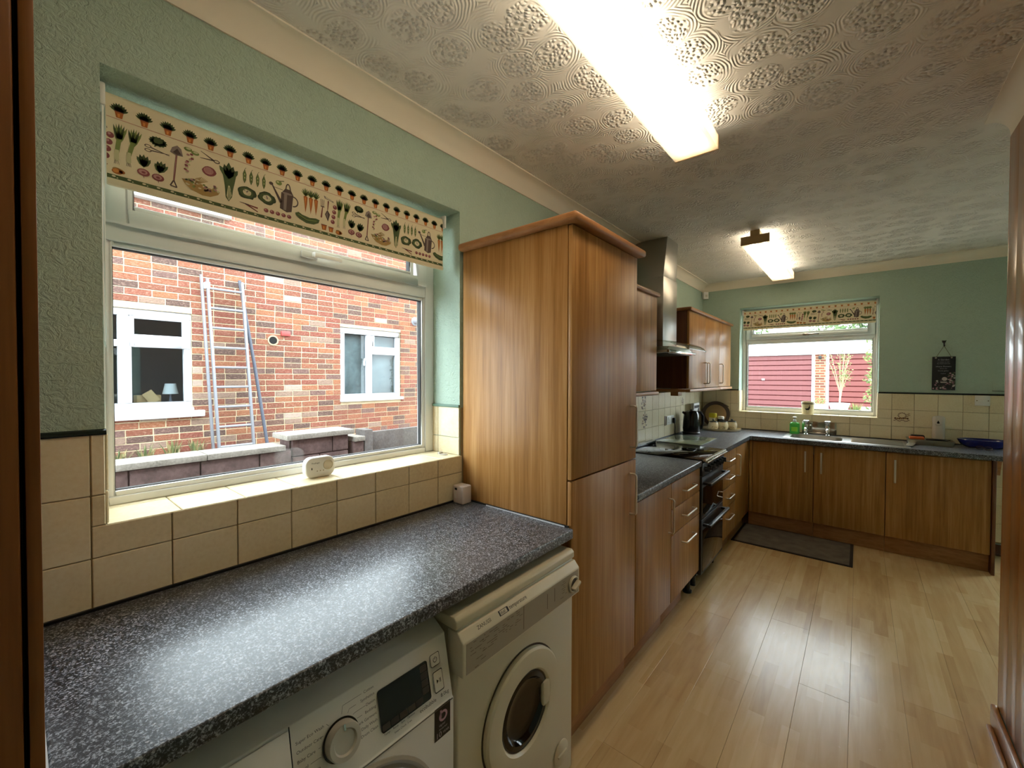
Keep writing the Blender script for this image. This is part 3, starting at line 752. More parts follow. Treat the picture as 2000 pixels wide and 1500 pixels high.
def outline(mb, pts, wv, n):
    m = len(pts); cx_ = sum(p[0] for p in pts)/m; cy_ = sum(p[1] for p in pts)/m
    ins = [(cx_+(p[0]-cx_)*(1-wv), cy_+(p[1]-cy_)*(1-wv)) for p in pts]
    for i in range(m):
        j = (i+1) % m; mb.poly([CPt(*pts[i], n), CPt(*pts[j], n), CPt(*ins[j], n), CPt(*ins[i], n)])
for (yy, zz, ww, hh, lab) in ((.6965, .753, .030, .030, 'power'), (.6985, .702, .030, .050, 'start')):
    mb = MB(); cpoly(mb, rrect(yy, zz, ww, hh, .004), .0002, .0022); b_ = part(lab+'_button', mb, WENAM, t, bev=.0006, seg=1)
    mb = MB(); outline(mb, rrect(yy, zz, ww, hh, .004), .09, .0026)
    if lab == 'power':
        for k in range(14):
            a0 = PI/2+.5+k*(2*PI-1)/14; a1 = a0+(2*PI-1)/14
            mb.poly([CPt(yy+r*math.cos(a), zz+r*math.sin(a), .0026) for r, a in ((.005, a0), (.0065, a0), (.0065, a1), (.005, a1))])
        mb.poly([CPt(yy-.0008, zz, .0026), CPt(yy+.0008, zz, .0026), CPt(yy+.0008, zz+.007, .0026), CPt(yy-.0008, zz+.007, .0026)])
    else:
        mb.poly([CPt(yy-.006, zz-.005, .0026), CPt(yy+.0005, zz, .0026), CPt(yy-.006, zz+.005, .0026)])
        for dx in (.003, .006): mb.poly([CPt(yy+dx, zz-.005, .0026), CPt(yy+dx+.0016, zz-.005, .0026), CPt(yy+dx+.0016, zz+.005, .0026), CPt(yy+dx, zz+.005, .0026)])
    part('button_print', mb, INK, b_)
for k, s_ in enumerate(['Cotton', 'Synthetics', 'Denim', 'Bedding', 'Dark Garment', 'Daily Wash', 'Eco Drum Clean']):
    text('cycle_lettering', s_, .0085, CPt(.523, .779-k*.0135), cr, cu, INK, t, 'RIGHT', .0009)
for k, s_ in enumerate(['Super Eco Wash', 'Outdoor Care', 'Baby Care', 'Wool', 'Rinse + Spin', 'Spin']):
    text('cycle_lettering', s_, .0085, CPt(.349, .764-k*.0165), cr, cu, INK, t, 'LEFT', .0009)
mb = MB()
def cline(a, b, wd=.0007):
    a = Vector(a); b = Vector(b); d_ = (b-a).normalized(); n_ = Vector((-d_.y, d_.x))*wd/2
    mb.poly([CPt(*(a+n_), .0008), CPt(*(b+n_), .0008), CPt(*(b-n_), .0008), CPt(*(a-n_), .0008)])
for k, L_ in enumerate((.030, .045, .024, .034)):
    z = .779-k*.0135; e = .523-L_
    a = math.radians(80-k*19); s0 = (KC[0]+.043*math.cos(a), KC[1]+.043*math.sin(a))
    cline((e, z), (max(s0[0]+.004, .445), z)); cline((max(s0[0]+.004, .445), z), s0)
for k, L_ in enumerate((.062, .054, .042, .024)):
    z = .764-k*.0165; s0x = KC[0]-.043*math.cos(math.radians(60-k*24)); s0z = KC[1]+.043*math.sin(math.radians(60-k*24))
    cline((.349+L_, z), (s0x-.004, z)); cline((s0x-.004, z), (s0x, s0z))
part('dial_lines', mb, INK, t, kind='stuff')
text('capacity_lettering', 'ecobubble', .0125, CPt(.633, .665), cr, cu, INK, t, 'LEFT', .0009)
text('capacity_lettering', '8.0kg', .0125, CPt(.700, .665), cr, cu, INK, t, 'LEFT', .0009)
text('key_lettering', 'Temp.    Rinse    Spin    Options', .0065, CPt(.534, .671), cr, cu, INK, t, 'LEFT', .0009)
text('key_lettering', 'Smart Check  3 sec', .0062, CPt(.560, .661), cr, cu, INK, t, 'LEFT', .0009)
# sticker
st = part('warranty_sticker', boxes((XS, XS+.0008, .676, .728, .560, .643)), mat('black_sticker', '#15110f', .4), t, label='black warranty sticker with pink emblem')
mb = MB(); xs_ = XS+.0011
def disc_ring(mb, cy, cz, r0, r1, n=28):
    for k in range(n):
        a0, a1 = 2*PI*k/n, 2*PI*(k+1)/n
        mb.poly([(xs_, cy+r0*math.cos(a0), cz+r0*math.sin(a0)), (xs_, cy+r1*math.cos(a0), cz+r1*math.sin(a0)), (xs_, cy+r1*math.cos(a1), cz+r1*math.sin(a1)), (xs_, cy+r0*math.cos(a1), cz+r0*math.sin(a1))])
disc_ring(mb, .704, .615, .008, .014); mb.box(xs_-.0004, xs_, .6935, .6985, .612, .632); part('emblem', mb, mat('pink_print', '#c9a0b0', .5), st)
PALEINK = mat('pale_print_ink', '#b8aeb4', .6)
text('sticker_lettering', '10', .020, (XS+.0008, .679, .571), (0, 1, 0), (0, 0, 1), PALEINK, st)
text('sticker_lettering', 'YEAR', .009, (XS+.0008, .702, .571), (0, 1, 0), (0, 0, 1), PALEINK, st)
text('sticker_lettering', 'digital', .0085, (XS+.0008, .690, .594), (0, 1, 0), (0, 0, 1), PALEINK, st)
text('sticker_lettering', 'inverter', .0085, (XS+.0008, .690, .584), (0, 1, 0), (0, 0, 1), PALEINK, st)
# door
DC = (XS, .4435, .400)
mb = MB(); mb.lathe([(.2405, -.002), (.2405, .003), (.234, .006), (.226, .002)], DC, (1, 0, 0), 64); part('door_surround', mb, GREYP, t)
mb = MB(); mb.lathe([(.226, .001), (.224, .020), (.210, .034), (.182, .036), (.168, .026), (.165, .01)], DC, (1, 0, 0), 64); dr = part('door', mb, CHROME, t)
mb = MB(); mb.lathe([(.167, .018), (.14, .03), (.08, .042), (0, .046)], DC, (1, 0, 0), 48); part('door_glass', mb, BLACKG, dr)

# ================================================================== TUMBLE DRYER
Y0, Y1 = .752, 1.345
t = thing('tumble_dryer', 'ivory tumble dryer with round glass door and single timer knob', 'tumble dryer', (.33, 1.05, 0))
mb = boxes((.03, .635, Y0+.004, Y1-.006, .02, .812)); part('body', mb, IVENAM, t, bev=.006, seg=3)
mb = MB(); P8 = [(.03, .812), (.636, .812), (.640, .818), (.640, .836), (.630, .845), (.03, .848)]
mb._add([(p[0], Y0-.004, p[1]) for p in P8]+[(p[0], Y1-.002, p[1]) for p in P8], [list(range(6)), [6+i for i in range(6)]]+[[i, (i+1) % 6, 6+(i+1) % 6, 6+i] for i in range(6)]); part('top_panel', mb, IVENAM, t, bev=.005, seg=3)
FX0, FX1 = .641, .661; FZ0, FZ1, FZ2 = .690, .783, .806
mb = MB(); P5 = [(.60, FZ0), (FX1, FZ0), (FX1, FZ1), (FX0, FZ2), (.60, FZ2)]
mb._add([(p[0], Y0, p[1]) for p in P5]+[(p[0], Y1, p[1]) for p in P5], [list(range(5)), [5+i for i in range(5)]]+[[i, (i+1) % 5, 5+(i+1) % 5, 5+i] for i in range(5)]); fa = part('fascia', mb, CREAMP, t, bev=.004, seg=3)
mb = boxes((FX1, FX1+.001, Y0+.012, Y1-.01, FZ0+.006, FZ1-.004)); part('fascia_panel', mb, GREYP, fa)
sn = Vector((FZ2-FZ1, 0, FX1-FX0)).normalized(); su = Vector((FX0-FX1, 0, FZ2-FZ1)).normalized()
mid = Vector(((FX0+FX1)/2, 0, (FZ1+FZ2)/2))
text('brand_lettering', 'ZANUSSI', .014, mid+Vector((0, .815, 0)), (0, 1, 0), su, INK, fa)
b0 = mid+Vector((0, .915, 0))+sn*.0005
mb = MB()
def sl(a0, a1, b0_, b1_): mb.poly([mid+Vector((0, a, 0))+su*b+sn*.0006 for a, b in ((a0, b0_), (a1, b0_), (a1, b1_), (a0, b1_))])
sl(.905, .945, -.0075, -.006); sl(.905, .945, .006, .0075); sl(.905, .910, -.006, .006); sl(.940, .947, -.006, .006); part('badge_frame', mb, INK, fa)
text('badge_lettering', 'dual', .013, mid+Vector((0, .911, 0)), (0, 1, 0), su, INK, fa)
text('badge_lettering', 'temperature', .0165, mid+Vector((0, .951, 0)), (0, 1, 0), su, INK, fa)
mb = MB(); rnd = random.Random(3)
xi = FX1+.0014
for (ya, yb, za, zb, n) in ((.775, .84, .70, .772, 26), (.82, .99, .73, .776, 46), (1.215, 1.252, .715, .768, 14)):
    for k in range(n):
        a = rnd.uniform(ya, yb); z = za+(zb-za)*round(rnd.random()*7)/7; L_ = rnd.uniform(.005, .016)
        mb.poly([(xi, a, z), (xi, a+L_, z), (xi, a+L_, z+.0016), (xi, a, z+.0016)])
for (ya, za, zb) in ((1.007, .706, .779), (1.135, .715, .765), (1.178, .722, .768)): mb.poly([(xi, ya, za), (xi, ya+.003, za), (xi, ya+.003, zb), (xi, ya, zb)])
part('fascia_print', mb, mat('brown_grey_print', '#6c5c48', .6), fa, kind='stuff')
mb = MB(); kc = (FX1+.001, 1.296, .738); mb.lathe([(0, .001), (.030, .001), (.030, .008), (.027, .010), (.024, .006), (0, .006)], kc, (1, 0, 0), 40); kn = part('timer_dial', mb, CREAMP, fa)
mb = MB(); mb.box(FX1+.006, FX1+.026, 1.296-.022, 1.296+.022, .738-.006, .738+.006); mb.xf(Matrix.Translation(kc) @ Matrix.Rotation(math.radians(25), 4, 'X') @ Matrix.Translation(-Vector(kc))); part('timer_grip', mb, CREAMP, kn, bev=.004)
mb = MB(); mb.lathe([(0, .0065), (.0225, .0065), (.0225, .0072)], kc, (1, 0, 0), 30); part('dial_recess', mb, mat('brown_recess', '#4a3a28', .6), kn)
DC = (.635, 1.040, .425)
mb = MB(); mb.lathe([(.192, -.001), (.192, .0012), (.186, .0014)], DC, (1, 0, 0), 64); part('door_shadow_gap', mb, mat('brown_gap', '#4a3c2a', .8), t)
mb = MB(); mb.lathe([(.186, .001), (.186, .014), (.180, .020), (.150, .023), (.125, .021), (.118, .014), (.116, .002)], DC, (1, 0, 0), 72); dd = part('door', mb, IVENAM, t)
mb = MB(); mb.lathe([(.117, .004), (.112, .013), (.098, .015), (.090, .006), (.084, .0022), (.05, .0018), (0, .0016)], DC, (1, 0, 0), 56); part('door_glass', mb, BLACKG, dd)
mb = MB(); mb.lathe([(.108, .0125), (.1165, .0135), (.1165, .010)], DC, (1, 0, 0), 56); part('door_seal', mb, BLACKP, dd)
mb = boxes((.640, .6555, 1.128, 1.172, .385, .465)); mb2 = part('door_catch', mb, IVENAM, dd, bev=.004)
mb = MB(); mb.lathe([(0, .001), (.044, .001), (.044, .004), (.041, .006), (0, .006)], (.635, 1.262, .125), (1, 0, 0), 36); vf = part('filter_cover', mb, IVENAM, t)
part('filter_grip', boxes((.6405, .647, 1.235, 1.290, .121, .129)), IVENAM, vf, bev=.002)
# ================================================================== CEILING LIGHTS
def strip_light(label, xc, y0, y1):
    t = thing('strip_light', label, 'ceiling light', (xc, (y0+y1)/2, CEIL-.1), 'fluorescent strip lights')
    hw = .092; z0 = CEIL-.100; z1 = CEIL-.040
    part('spine', boxes((xc-.030, xc+.030, y0+.002, y1-.002, z1-.004, CEIL-.0005)), mat('beige_painted_metal', '#cdbd9f', .5), t, bev=.003)
    mb = MB(); th = .0022
    mb.box(xc-hw, xc+hw, y0, y1, z0, z0+th); mb.box(xc-hw, xc-hw+th, y0, y1, z0+th, z1); mb.box(xc+hw-th, xc+hw, y0, y1, z0+th, z1)
    part('diffuser', mb, DIFFUSER, t, smooth=False)
    for yy, s_ in ((y0, -1), (y1, 1)):
        a, b = (yy-.006, yy) if s_ < 0 else (yy, yy+.006)
        part('end_cap', boxes((xc-hw-.002, xc+hw+.002, a, b, z0-.002, z1+.002)), mat('tan_end_cap', '#b79a6a', .5), t, bev=.002)
        part('spine_cap', boxes((xc-.031, xc+.031, a, b, z1+.0021, CEIL-.0005)), mat('tan_end_cap'), t, bev=.001)
    for dx in (-.042, .042):
        mb = MB(); mb.cyl((xc+dx, y0+.03, z0+.036), (xc+dx, y1-.03, z0+.036), .013, 14); part('tube', mb, TUBE, t)
    return t
strip_light('long lit fluorescent strip light with prismatic diffuser nearest the large window', .877, .17, 1.973)
strip_light('lit fluorescent strip light further away, near the sink window', .843, 3.536, 5.02)

# ================================================================== PRINTED ROLLER BLINDS
PRINT = ['#c99b86', '#4f5f38', '#7f8f4e', '#c8c59a', '#8a4a4c', '#b98c86', '#b0642c', '#d98f45', '#5a4a44', '#8d8078', '#d9cfae', '#3d4a2e', '#a98a52', '#7a3b33']
PM = [mat('blind_print_%d' % i, c, .8) for i, c in enumerate(PRINT)]
PINK, GRN, LGRN, PALE, RED, MAUVE, TERRA, ORNG, GREY, LGREY, CREAM, DGRN, TAN, MAROON = range(14)
def motifs():
    """list of (colour, layer, points) in blind coordinates (s along, t height) for one pattern repeat starting at s=.165"""
    L = []
    rnd = random.Random(11)
    def P(c, l, pts): L.append((c, l, pts))
    def ell(c, l, x, y, rx, ry, n=14, rot=0, wob=0):
        pts = []
        for i in range(n):
            a = 2*PI*i/n; k = 1+(rnd.uniform(-wob, wob) if wob else 0)
            X, Y = rx*k*math.cos(a), ry*k*math.sin(a)
            pts.append((x+X*math.cos(rot)-Y*math.sin(rot), y+X*math.sin(rot)+Y*math.cos(rot)))
        P(c, l, pts)
    def line(c, l, a, b, w_, w2=None):
        a = Vector(a); b = Vector(b); d_ = (b-a).normalized(); n_ = Vector((-d_.y, d_.x)); w2 = w_ if w2 is None else w2
        P(c, l, [tuple(a+n_*w_/2), tuple(a-n_*w_/2), tuple(b-n_*w2/2), tuple(b+n_*w2/2)])
    def leaf(c, l, a, b, w_):
        a = Vector(a); b = Vector(b); d_ = (b-a); n_ = Vector((-d_.y, d_.x)).normalized()*w_/2
        P(c, l, [tuple(a), tuple(a+d_*.35+n_), tuple(a+d_*.75+n_*.8), tuple(b), tuple(a+d_*.75-n_*.8), tuple(a+d_*.35-n_)])
    def flower_pot(x, y, s_, plant=True):
        if plant:
            for k in range(9):
                a = math.radians(20+k*17.5); leaf(DGRN if k % 2 else GRN, 1, (x, y+.004*s_), (x+.020*s_*math.cos(a), y+.006*s_+.022*s_*math.sin(a)), .007*s_)
        P(TERRA, 2, [(x-.009*s_, y+.006*s_), (x+.009*s_, y+.006*s_), (x+.006*s_, y-.011*s_), (x-.006*s_, y-.011*s_)])
        P(ORNG, 3, [(x-.0035*s_, y+.000*s_), (x+.002*s_, y+.000*s_), (x+.001*s_, y-.009*s_), (x-.003*s_, y-.009*s_)])
        P(MAROON, 3, [(x-.0095*s_, y+.006*s_), (x+.0095*s_, y+.006*s_), (x+.0092*s_, y+.004*s_), (x-.0092*s_, y+.004*s_)])
    for k in range(12): flower_pot(.190+k*.051, 2.186, 1.0)
    P(PINK, 1, [(.165, 2.1705), (.777, 2.1705), (.777, 2.1725), (.165, 2.1725)])
    def leek(x0, x1, zt, zb):
        for k in range(6): leaf(LGRN if k % 2 else GRN, 1, (x0+(x1-x0)*.45, zb+.045), (x0+(k-2.5)*.0055, zt-abs(k-2.5)*.003), .0062)
        P(LGRN, 2, [(x0+(x1-x0)*.35-.005, zb+.062), (x0+(x1-x0)*.35+.005, zb+.062), (x1+.0042, zb+.02), (x1-.0042, zb+.02)])
        P(PALE, 3, [(x1-.0042, zb+.032), (x1+.0045, zb+.032), (x1+.005, zb+.006), (x1, zb), (x1-.005, zb+.006)])
        for k in range(4): line(GREY, 3, (x1-.003+k*.002, zb+.004), (x1-.005+k*.0032, zb-.006), .0006)
    leek(.192, .184, 2.163, 2.058); leek(.222, .208, 2.162, 2.060)
    ell(TAN, 1, .188, 2.036, .013, .0065, rot=-.25); ell(TERRA, 2, .194, 2.034, .006, .0045); ell(ORNG, 2, .184, 2.038, .004, .003)
    for k in range(14):   # artichoke
        a = 2*PI*k/14; leaf(DGRN if k % 2 else GRN, 1, (.270, 2.147), (.270+.021*math.cos(a), 2.147+.014*math.sin(a)), .010)
    ell(GRN, 2, .270, 2.149, .010, .008, wob=.15); line(GRN, 1, (.266, 2.138), (.262, 2.131), .003)
    for s_, r_ in ((1, 0), (-1, 0)):   # scissors
        for k in range(10):
            a0, a1 = 2*PI*k/10, 2*PI*(k+1)/10; cx_, cz_ = .248, 2.121+s_*.0058
            P(GREY, 1, [(cx_+.0078*math.cos(a0), cz_+.0045*math.sin(a0)), (cx_+.0078*math.cos(a1), cz_+.0045*math.sin(a1)), (cx_+.0055*math.cos(a1), cz_+.0028*math.sin(a1)), (cx_+.0055*math.cos(a0), cz_+.0028*math.sin(a0))])
        line(GREY, 1, (.255, 2.121+s_*.004), (.295, 2.119-s_*.0015), .0030, .0012)
    for (bx_, bz_, lx, lz) in ((.238, 2.050, .239, 2.084), (.269, 2.047, .277, 2.080)):   # beetroots
        for k in range(5):
            a = math.radians(30+k*30); leaf(DGRN if k % 2 else GRN, 1, (bx_+(lx-bx_)*.4, bz_+.014), (lx+.017*math.cos(a), lz-.004+.020*math.sin(a)), .010)
        line(PALE, 1, (bx_, bz_+.008), (lx, lz-.01), .002)
        ell(RED, 2, bx_, bz_, .0135, .0100); ell(MAUVE, 3, bx_-.001, bz_+.001, .0095, .0066); ell(RED, 4, bx_, bz_, .0045, .003); line(RED, 2, (bx_, bz_-.009), (bx_+.001, bz_-.015), .002, .0005)
    P(LGREY, 2, [(.313, 2.155), (.322, 2.148), (.326, 2.128), (.310, 2.126), (.296, 2.131), (.301, 2.146)])   # spade
    P(GREY, 3, [(.313, 2.146), (.322, 2.132), (.311, 2.128), (.303, 2.133)])
    line(MAROON, 2, (.311, 2.128), (.304, 2.052), .0042); line(MAUVE, 3, (.3106, 2.128), (.3036, 2.052), .0014)
    for a_, b_ in (((.304, 2.053), (.296, 2.036)), ((.304, 2.053), (.311, 2.034)), ((.296, 2.036), (.311, 2.034))): line(GREY, 2, a_, b_, .0032)
    ell(LGRN, 2, .338, 2.155, .010, .006); ell(LGRN, 2, .355, 2.150, .010, .0058); ell(PALE, 3, .339, 2.157, .006, .003); ell(PALE, 3, .356, 2.152, .006, .003)
    for k in range(15): ell((RED, MAUVE, PALE)[k % 3], 2+k % 2, .344-.0006*k+rnd.uniform(-.006, .006), 2.143-k*.0040, .0042, .0032, 8)
    line(GREY, 1, (.369, 2.163), (.402, 2.147), .0012, .004); line(GREY, 1, (.367, 2.143), (.402, 2.147), .0012, .004)   # shears
    for k in range(10):
        a0, a1 = 2*PI*k/10, 2*PI*(k+1)/10; cx_, cz_ = .409, 2.146
        P(GREY, 1, [(cx_+.0085*math.cos(a0), cz_+.0055*math.sin(a0)), (cx_+.0085*math.cos(a1), cz_+.0055*math.sin(a1)), (cx_+.0058*math.cos(a1), cz_+.0033*math.sin(a1)), (cx_+.0058*math.cos(a0), cz_+.0033*math.sin(a0))])
    ell(RED, 1, .390, 2.110, .0175, .0145, wob=.08); ell(MAUVE, 2, .388, 2.111, .0125, .0105)
    for k in range(6): line(RED, 3, (.379+k*.0038, 2.104), (.380+k*.0036, 2.119), .0009)
    P(TAN, 1, [(.322, 2.066), (.417, 2.056), (.412, 2.046), (.392, 2.034), (.372, 2.032), (.345, 2.040), (.330, 2.052)])   # basket
    for k in range(46):
        x = rnd.uniform(.328, .412); ell((PALE, CREAM, MAUVE, TAN, LGRN, GREY)[k % 6], 2+k % 3, x, rnd.uniform(2.044+abs(x-.37)*.25, 2.076-abs(x-.37)*.2), rnd.uniform(.0025, .005), rnd.uniform(.002, .0036), 8)
    for k in range(11): line(TAN, 2, (.355+.0001*k, 2.06), (.356+.003*k, 2.086-abs(k-5)*.0016), .0013)
    for k in range(5): leaf(DGRN if k % 2 else GRN, 2, (.441, 2.105), (.441+(k-2)*.0125, 2.157-abs(k-2)*.009), .016)      # lettuce / chard
    P(GRN, 1, [(.421, 2.132), (.433, 2.125), (.449, 2.125), (.464, 2.140), (.458, 2.105), (.452, 2.075), (.449, 2.052), (.440, 2.036), (.432, 2.048), (.430, 2.080), (.426, 2.108)])
    P(PALE, 3, [(.439, 2.085), (.443, 2.085), (.448, 2.056), (.440, 2.038), (.434, 2.052)]); line(GRN, 4, (.441, 2.08), (.440, 2.045), .0016); line(GRN, 4, (.445, 2.072), (.443, 2.048), .0012)
    for k in range(4):      # pea pods
        x = .485+k*.0188; leaf(GRN, 1, (x, 2.154), (x-.001, 2.108), .0105); leaf(LGRN, 2, (x, 2.150), (x-.001, 2.112), .0062); line(GRN, 1, (x, 2.153), (x+.004, 2.159), .0010)
        for j in range(5): ell(PALE if j % 2 else GRN, 3, x-.0003, 2.142-j*.0054, .0017, .0016, 6)
    for (x, z) in ((.491, 2.080), (.550, 2.081)):   # cauliflowers
        ell(DGRN, 1, x, z, .0265, .0200, 20, wob=.10); ell(GRN, 2, x-.002, z+.001, .0200, .0150, 18, wob=.1); ell(CREAM, 3, x, z+.001, .0125, .0095, 14, wob=.1)
        for k in range(9): ell((PALE, LGREY)[k % 2], 4, x+rnd.uniform(-.009, .009), z+rnd.uniform(-.006, .007), .0024, .0020, 7)
    line(MAROON, 1, (.470, 2.045), (.522, 2.040), .0015, .0052); line(MAROON, 1, (.486, 2.044), (.522, 2.028), .0045, .003); line(GREY, 2, (.470, 2.045), (.496, 2.043), .0012, .0034)
    for k in range(5): ell(RED, 1, .547+k*.0182, 2.041, .0072, .0066); ell(MAUVE, 2, .545+k*.0182, 2.043, .0030, .0026)
    # watering can
    P(GREY, 1, [(.595, 2.118), (.634, 2.118), (.628, 2.060), (.612, 2.054), (.590, 2.062)]); P(LGREY, 2, [(.604, 2.116), (.614, 2.117), (.610, 2.060), (.601, 2.060)])
    P(GREY, 1, [(.597, 2.118), (.634, 2.118), (.626, 2.133), (.608, 2.134)]); ell(LGREY, 2, .614, 2.118, .0175, .0035)
    line(GREY, 1, (.594, 2.082), (.566, 2.134), .010, .004); ell(GREY, 2, .563, 2.136, .0065, .0052); line(GREY, 1, (.568, 2.128), (.600, 2.126), .0016)
    for (cx_, cz_, rx, rz, a0d, a1d) in ((.617, 2.131, .009, .022, 0, 180), (.632, 2.097, .019, .019, -90, 90)):
        for k in range(12):
            a0 = math.radians(a0d+(a1d-a0d)*k/12); a1 = math.radians(a0d+(a1d-a0d)*(k+1)/12)
            P(GREY, 1, [(cx_+rx*math.cos(a0), cz_+rz*math.sin(a0)), (cx_+rx*math.cos(a1), cz_+rz*math.sin(a1)), (cx_+(rx-.0038)*math.cos(a1), cz_+(rz-.0042)*math.sin(a1)), (cx_+(rx-.0038)*math.cos(a0), cz_+(rz-.0042)*math.sin(a0))])
    ell(LGRN, 1, .587, 2.146, .010, .0080); ell(PALE, 2, .584, 2.148, .004, .003); line(GRN, 1, (.588, 2.152), (.604, 2.157), .0024)
    for k in range(3):      # carrots
        x = .676+k*.0185; P(TERRA, 1, [(x-.0070, 2.128), (x, 2.133), (x+.0072, 2.128), (x+.0048, 2.104), (x-.001, 2.072), (x-.0045, 2.104)]); P(ORNG, 2, [(x-.003, 2.126), (x+.002, 2.126), (x-.0008, 2.090)])
        for j in range(7):
            a = math.radians(30+j*20); leaf(GRN if j % 2 else LGRN, 1, (x, 2.130), (x+.017*math.cos(a), 2.134+.026*math.sin(a)), .0040)
    P(GRN, 1, [(.640, 2.062), (.652, 2.068), (.664, 2.062), (.690, 2.058), (.712, 2.062), (.726, 2.060), (.722, 2.048), (.704, 2.038), (.678, 2.036), (.655, 2.044), (.642, 2.054)])     # cucumber
    line(LGRN, 2, (.650, 2.060), (.680, 2.048), .0022); line(LGRN, 2, (.680, 2.048), (.715, 2.053), .0022); line(DGRN, 2, (.655, 2.052), (.690, 2.042), .0020)
    for k in range(3): line(GREY, 1, (.731+k*.0058, 2.139), (.732+k*.0045, 2.112), .0017)      # hand fork
    line(GREY, 1, (.730, 2.113), (.744, 2.113), .0034); line(MAROON, 1, (.737, 2.112), (.732, 2.072), .0030, .0055)
    line(MAROON, 1, (.759, 2.140), (.756, 2.106), .0050, .0026); P(GREY, 1, [(.746, 2.088), (.755, 2.106), (.765, 2.092), (.757, 2.064)]); P(LGREY, 2, [(.750, 2.088), (.755, 2.100), (.757, 2.072)])
    P(LGREY, 1, [(.742, 2.155), (.778, 2.144), (.779, 2.139), (.745, 2.146)]); P(CREAM, 2, [(.748, 2.152), (.774, 2.144), (.774, 2.142), (.748, 2.148)])
    for k in range(4): ell(RED, 1, .784-k*.003-.612*0, 2.124-k*.0187, .0078, .0080); ell(MAUVE, 2, .782-k*.003, 2.127-k*.0187, .0032, .0034)
    flower_pot(.742, 2.042, 1.15, False); flower_pot(.768, 2.040, 1.1, False); ell(TERRA, 2, .797, 2.033, .011, .0075); ell(ORNG, 3, .794, 2.034, .006, .005)
    P(GRN, 1, [(.165, 2.012), (.777, 2.012), (.777, 2.0225), (.165, 2.0225)])
    for k in range(20): x = .178+k*.0306; ell(CREAM, 2, x, 2.0185, .0042, .0024, 7); ell(PALE, 3, x+.007, 2.0155, .002, .0016, 6)
    return L
MOT = motifs(); REP = .612
def clip_poly(pts, axis, lim, keep_less):
    out = []; n = len(pts)
    ins = (lambda p: p[axis] <= lim) if keep_less else (lambda p: p[axis] >= lim)
    for i in range(n):
        a, b = pts[i], pts[(i+1) % n]
        if ins(a): out.append(a)
        if ins(a) != ins(b):
            t_ = (lim-a[axis])/(b[axis]-a[axis]); out.append((a[0]+(b[0]-a[0])*t_, a[1]+(b[1]-a[1])*t_))
    return out
FABRIC = mat('cream_blind_fabric', '#e4d8b8', .85)
def roller_blind(label, s0, s1, ds, dt, ztop, zbot, P3, axis, grp):
    """P3(s, d, t): world point, d = distance out of the fabric towards the room"""
    c = P3((s0+s1)/2, 0, zbot)
    t = thing('roller_blind', label, 'blind', c, grp)
    def bx(a0, a1, d0, d1, z0, z1):
        p = P3(a0, d0, z0); q = P3(a1, d1, z1); mb = MB()
        mb.box(min(p[0], q[0]), max(p[0], q[0]), min(p[1], q[1]), max(p[1], q[1]), z0, z1); return mb
    fb = part('fabric', bx(s0, s1, -.0012, 0, zbot+.020, ztop), FABRIC, t, smooth=False)
    part('bottom_bar', bx(s0, s1, -.005, .005, zbot, zbot+.020), FABRIC, t, bev=.004)
    mb = MB(); mb.cyl(P3(s0, -.019, ztop), P3(s1, -.019, ztop), .018, 24); part('roller', mb, FABRIC, t)
    for a, b in ((s0-.012, s0-.001), (s1+.001, s1+.012)): part('bracket', bx(a, b, -.038, .012, ztop-.030, ztop+.028), WHITEP, t, bev=.003)
    mb = MB()
    k0 = int(math.floor((s0-ds-.165)/REP))
    for k in range(k0, k0+4):
        for (col, lay, pts) in MOT:
            q = [(p[0]+ds+k*REP, p[1]+dt) for p in pts]
            for ax, lim, kl in ((0, s1-.001, True), (0, s0+.001, False), (1, ztop-.001, True), (1, zbot+.019, False)):
                q = clip_poly(q, ax, lim, kl)
                if len(q) < 3: break
            if len(q) < 3: continue
            mb.mi = col; mb.poly([P3(p[0], .00030+.00022*lay, p[1]) for p in q])
    part('printed_motifs', mb, PM, fb, kind='stuff', smooth=False, label='printed vegetables, pots and garden tools')
    return t
rb = roller_blind('roller blind with vegetable print, half down over the large window', .164, 1.312, 0.0, 0.0, 2.222, 1.992, lambda s, d, t: (-.070+d, s, t), 'y', 'vegetable print blinds')
mb = MB(); mb.tube([(-.066, .158, 2.21), (-.060, .1545, 2.0), (-.058, .1525, 1.75), (-.060, .155, 1.58), (-.066, .159, 1.565), (-.074, .161, 1.60), (-.076, .160, 1.8), (-.078, .159, 2.20)], .0024, 6); part('pull_chain', mb, WHITEP, rb)
rb = roller_blind('roller blind with vegetable print above the sink window', .424, 1.566, .197, .034, 2.226, 2.026, lambda s, d, t: (s, YE+.062-d, t), 'x', 'vegetable print blinds')
mb = MB(); mb.tube([(1.574, YE+.06, 2.2), (1.574, YE+.055, 1.8), (1.574, YE+.055, 1.50), (1.574, YE+.062, 1.49), (1.574, YE+.07, 1.52), (1.574, YE+.07, 2.2)], .0022, 6); mb.box(1.570, 1.578, YE+.05, YE+.062, 1.50, 1.56); part('pull_chain', mb, WHITEP, rb)
